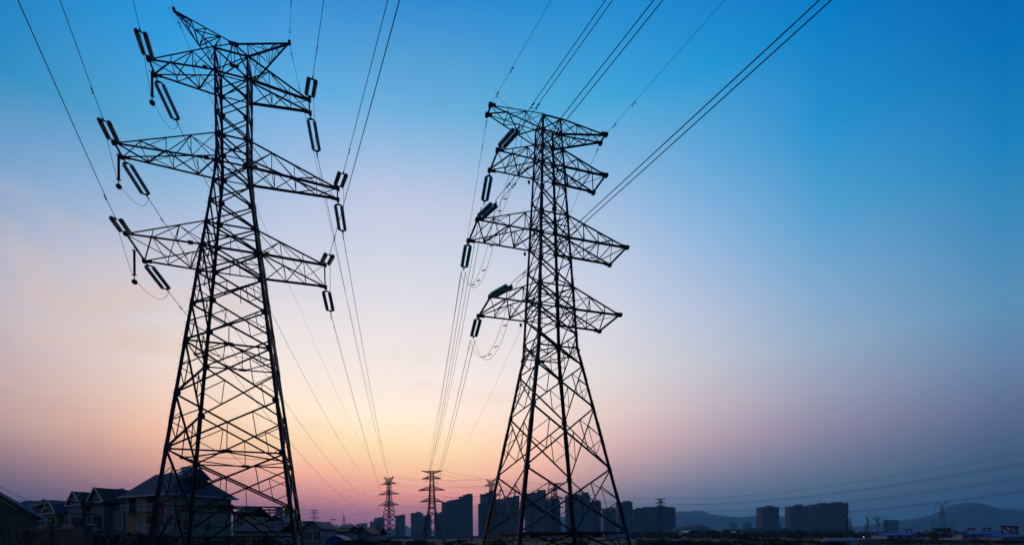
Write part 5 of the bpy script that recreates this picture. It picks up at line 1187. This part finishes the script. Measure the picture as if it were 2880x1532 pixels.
# near shrubs along the bottom
SH = [(1822, 1516, 62, 3.0, 'rounded dark bush right of the right pylon foot'), (1866, 1520, 58, 2.4, 'lower dark bush touching the rounded one'), (1950, 1519, 64, 2.6, 'dark bush under the bare tree by the hill'), (2010, 1522, 60, 2.4, 'small dark bush right of that bush'),
      (2085, 1514, 60, 3.0, 'reddish dark bush below the low bare tree'), (2150, 1512, 58, 3.6, 'big reddish dark bush below the lone tower block'), (2230, 1518, 62, 2.8, 'dark bush at the left end of the crop tunnel'), (2330, 1521, 70, 2.4, 'dark bush in front of the crop tunnel'),
      (2500, 1514, 84, 5.2, 'wide dark thicket before the long left shed'), (2610, 1516, 84, 5.0, 'wide dark thicket before the round tree'), (2720, 1517, 84, 5.0, 'wide dark thicket before the long right shed'), (2830, 1517, 82, 5.0, 'wide dark thicket at the right edge'),
      (1395, 1519, 70, 2.2, 'dark bush behind the left foot of the right pylon'), (1620, 1521, 66, 2.4, 'low dark bush behind the middle of the right pylon foot'), (1290, 1518, 72, 2.6, 'dark bush left of the right pylon foot'), (1180, 1518, 66, 2.6, 'dark bush under the far flat topped pylon'), (1100, 1517, 60, 2.6, 'dark bush under the far horned pylon'), (1010, 1519, 50, 2.4, 'dark bush before the small houses'),
      (720, 1516, 44, 2.6, 'dark bush at the right foot of the left pylon'), (573, 1503, 52, 3.2, 'large round bush inside the legs of the left pylon'), (345, 1498, 46, 3.8, 'dark hedge mass before the cream house'), (285, 1506, 42, 2.6, 'dark hedge end beside the brick wall'), (420, 1503, 50, 2.6, 'dark bush at the left foot of the left pylon')]
for i, (px, py, d_, rx, lab) in enumerate(SH):
    t = at(px, py, d_); leafy('bush', (t.x, d_, 0), rx, t.z * 0.55, t.z * 0.5, lab, 60 + i, LEAF2 if 'reddish' in lab else LEAF, 1300, 0.15, 'bush', 'dark bushes along the near field', False)
t = at(52, 1458, 26); leafy('bush', (t.x, 26, 0), 1.5, 0.85, 1.55, 'twiggy pale leaved shrub in the lower left corner', 90, LEAF2, 1500, 0.05, 'bush', None, False)
t = at(2783, 1521, 60); o = leafy('bush', (t.x, 60, 0), 0.55, 0.35, 0.75, 'small clump of yellow flowers at the bottom right', 91, YELLOW, 200, 0.05, 'flowers', None, False)
# rough grass along the near edge of the field
rnd = random.Random(8); m = MB()
for i in range(9000):
    y = 42 + 60 * rnd.random() ** 1.5; x = (rnd.uniform(-1.02, 1.14)) * y; h = rnd.uniform(0.12, 0.5); a = rnd.uniform(0, 3.14); w = 0.05
    m.add([(x - w * math.cos(a), y - w * math.sin(a), -0.01), (x + w * math.cos(a), y + w * math.sin(a), -0.01), (x + rnd.uniform(-.15, .15), y + rnd.uniform(-.15, .15), h)], [(0, 1, 2)])
tag(m.build('grass', LEAF2), kind='stuff')

# ------------------------------------------------------------------ evening haze
hz = MB(); hz.box((0, 1650, 101), (9000, 4300, 204)); hz_o = hz.build('haze', None)
hz_o.data.materials.clear()
hm = bpy.data.materials.new('evening_haze'); hm.use_nodes = True; ht = hm.node_tree; ht.nodes.clear()
ho = ht.nodes.new('ShaderNodeOutputMaterial'); pv = ht.nodes.new('ShaderNodeVolumePrincipled')
pv.inputs['Color'].default_value = (0.26, 0.66, 0.96, 1); pv.inputs['Density'].default_value = 0.00022; pv.inputs['Anisotropy'].default_value = 0.3
ht.links.new(pv.outputs[0], ho.inputs['Volume'])
hz_o.data.materials.append(hm); tag(hz_o, kind='stuff')
hz_o.location = (0, 0, 0)
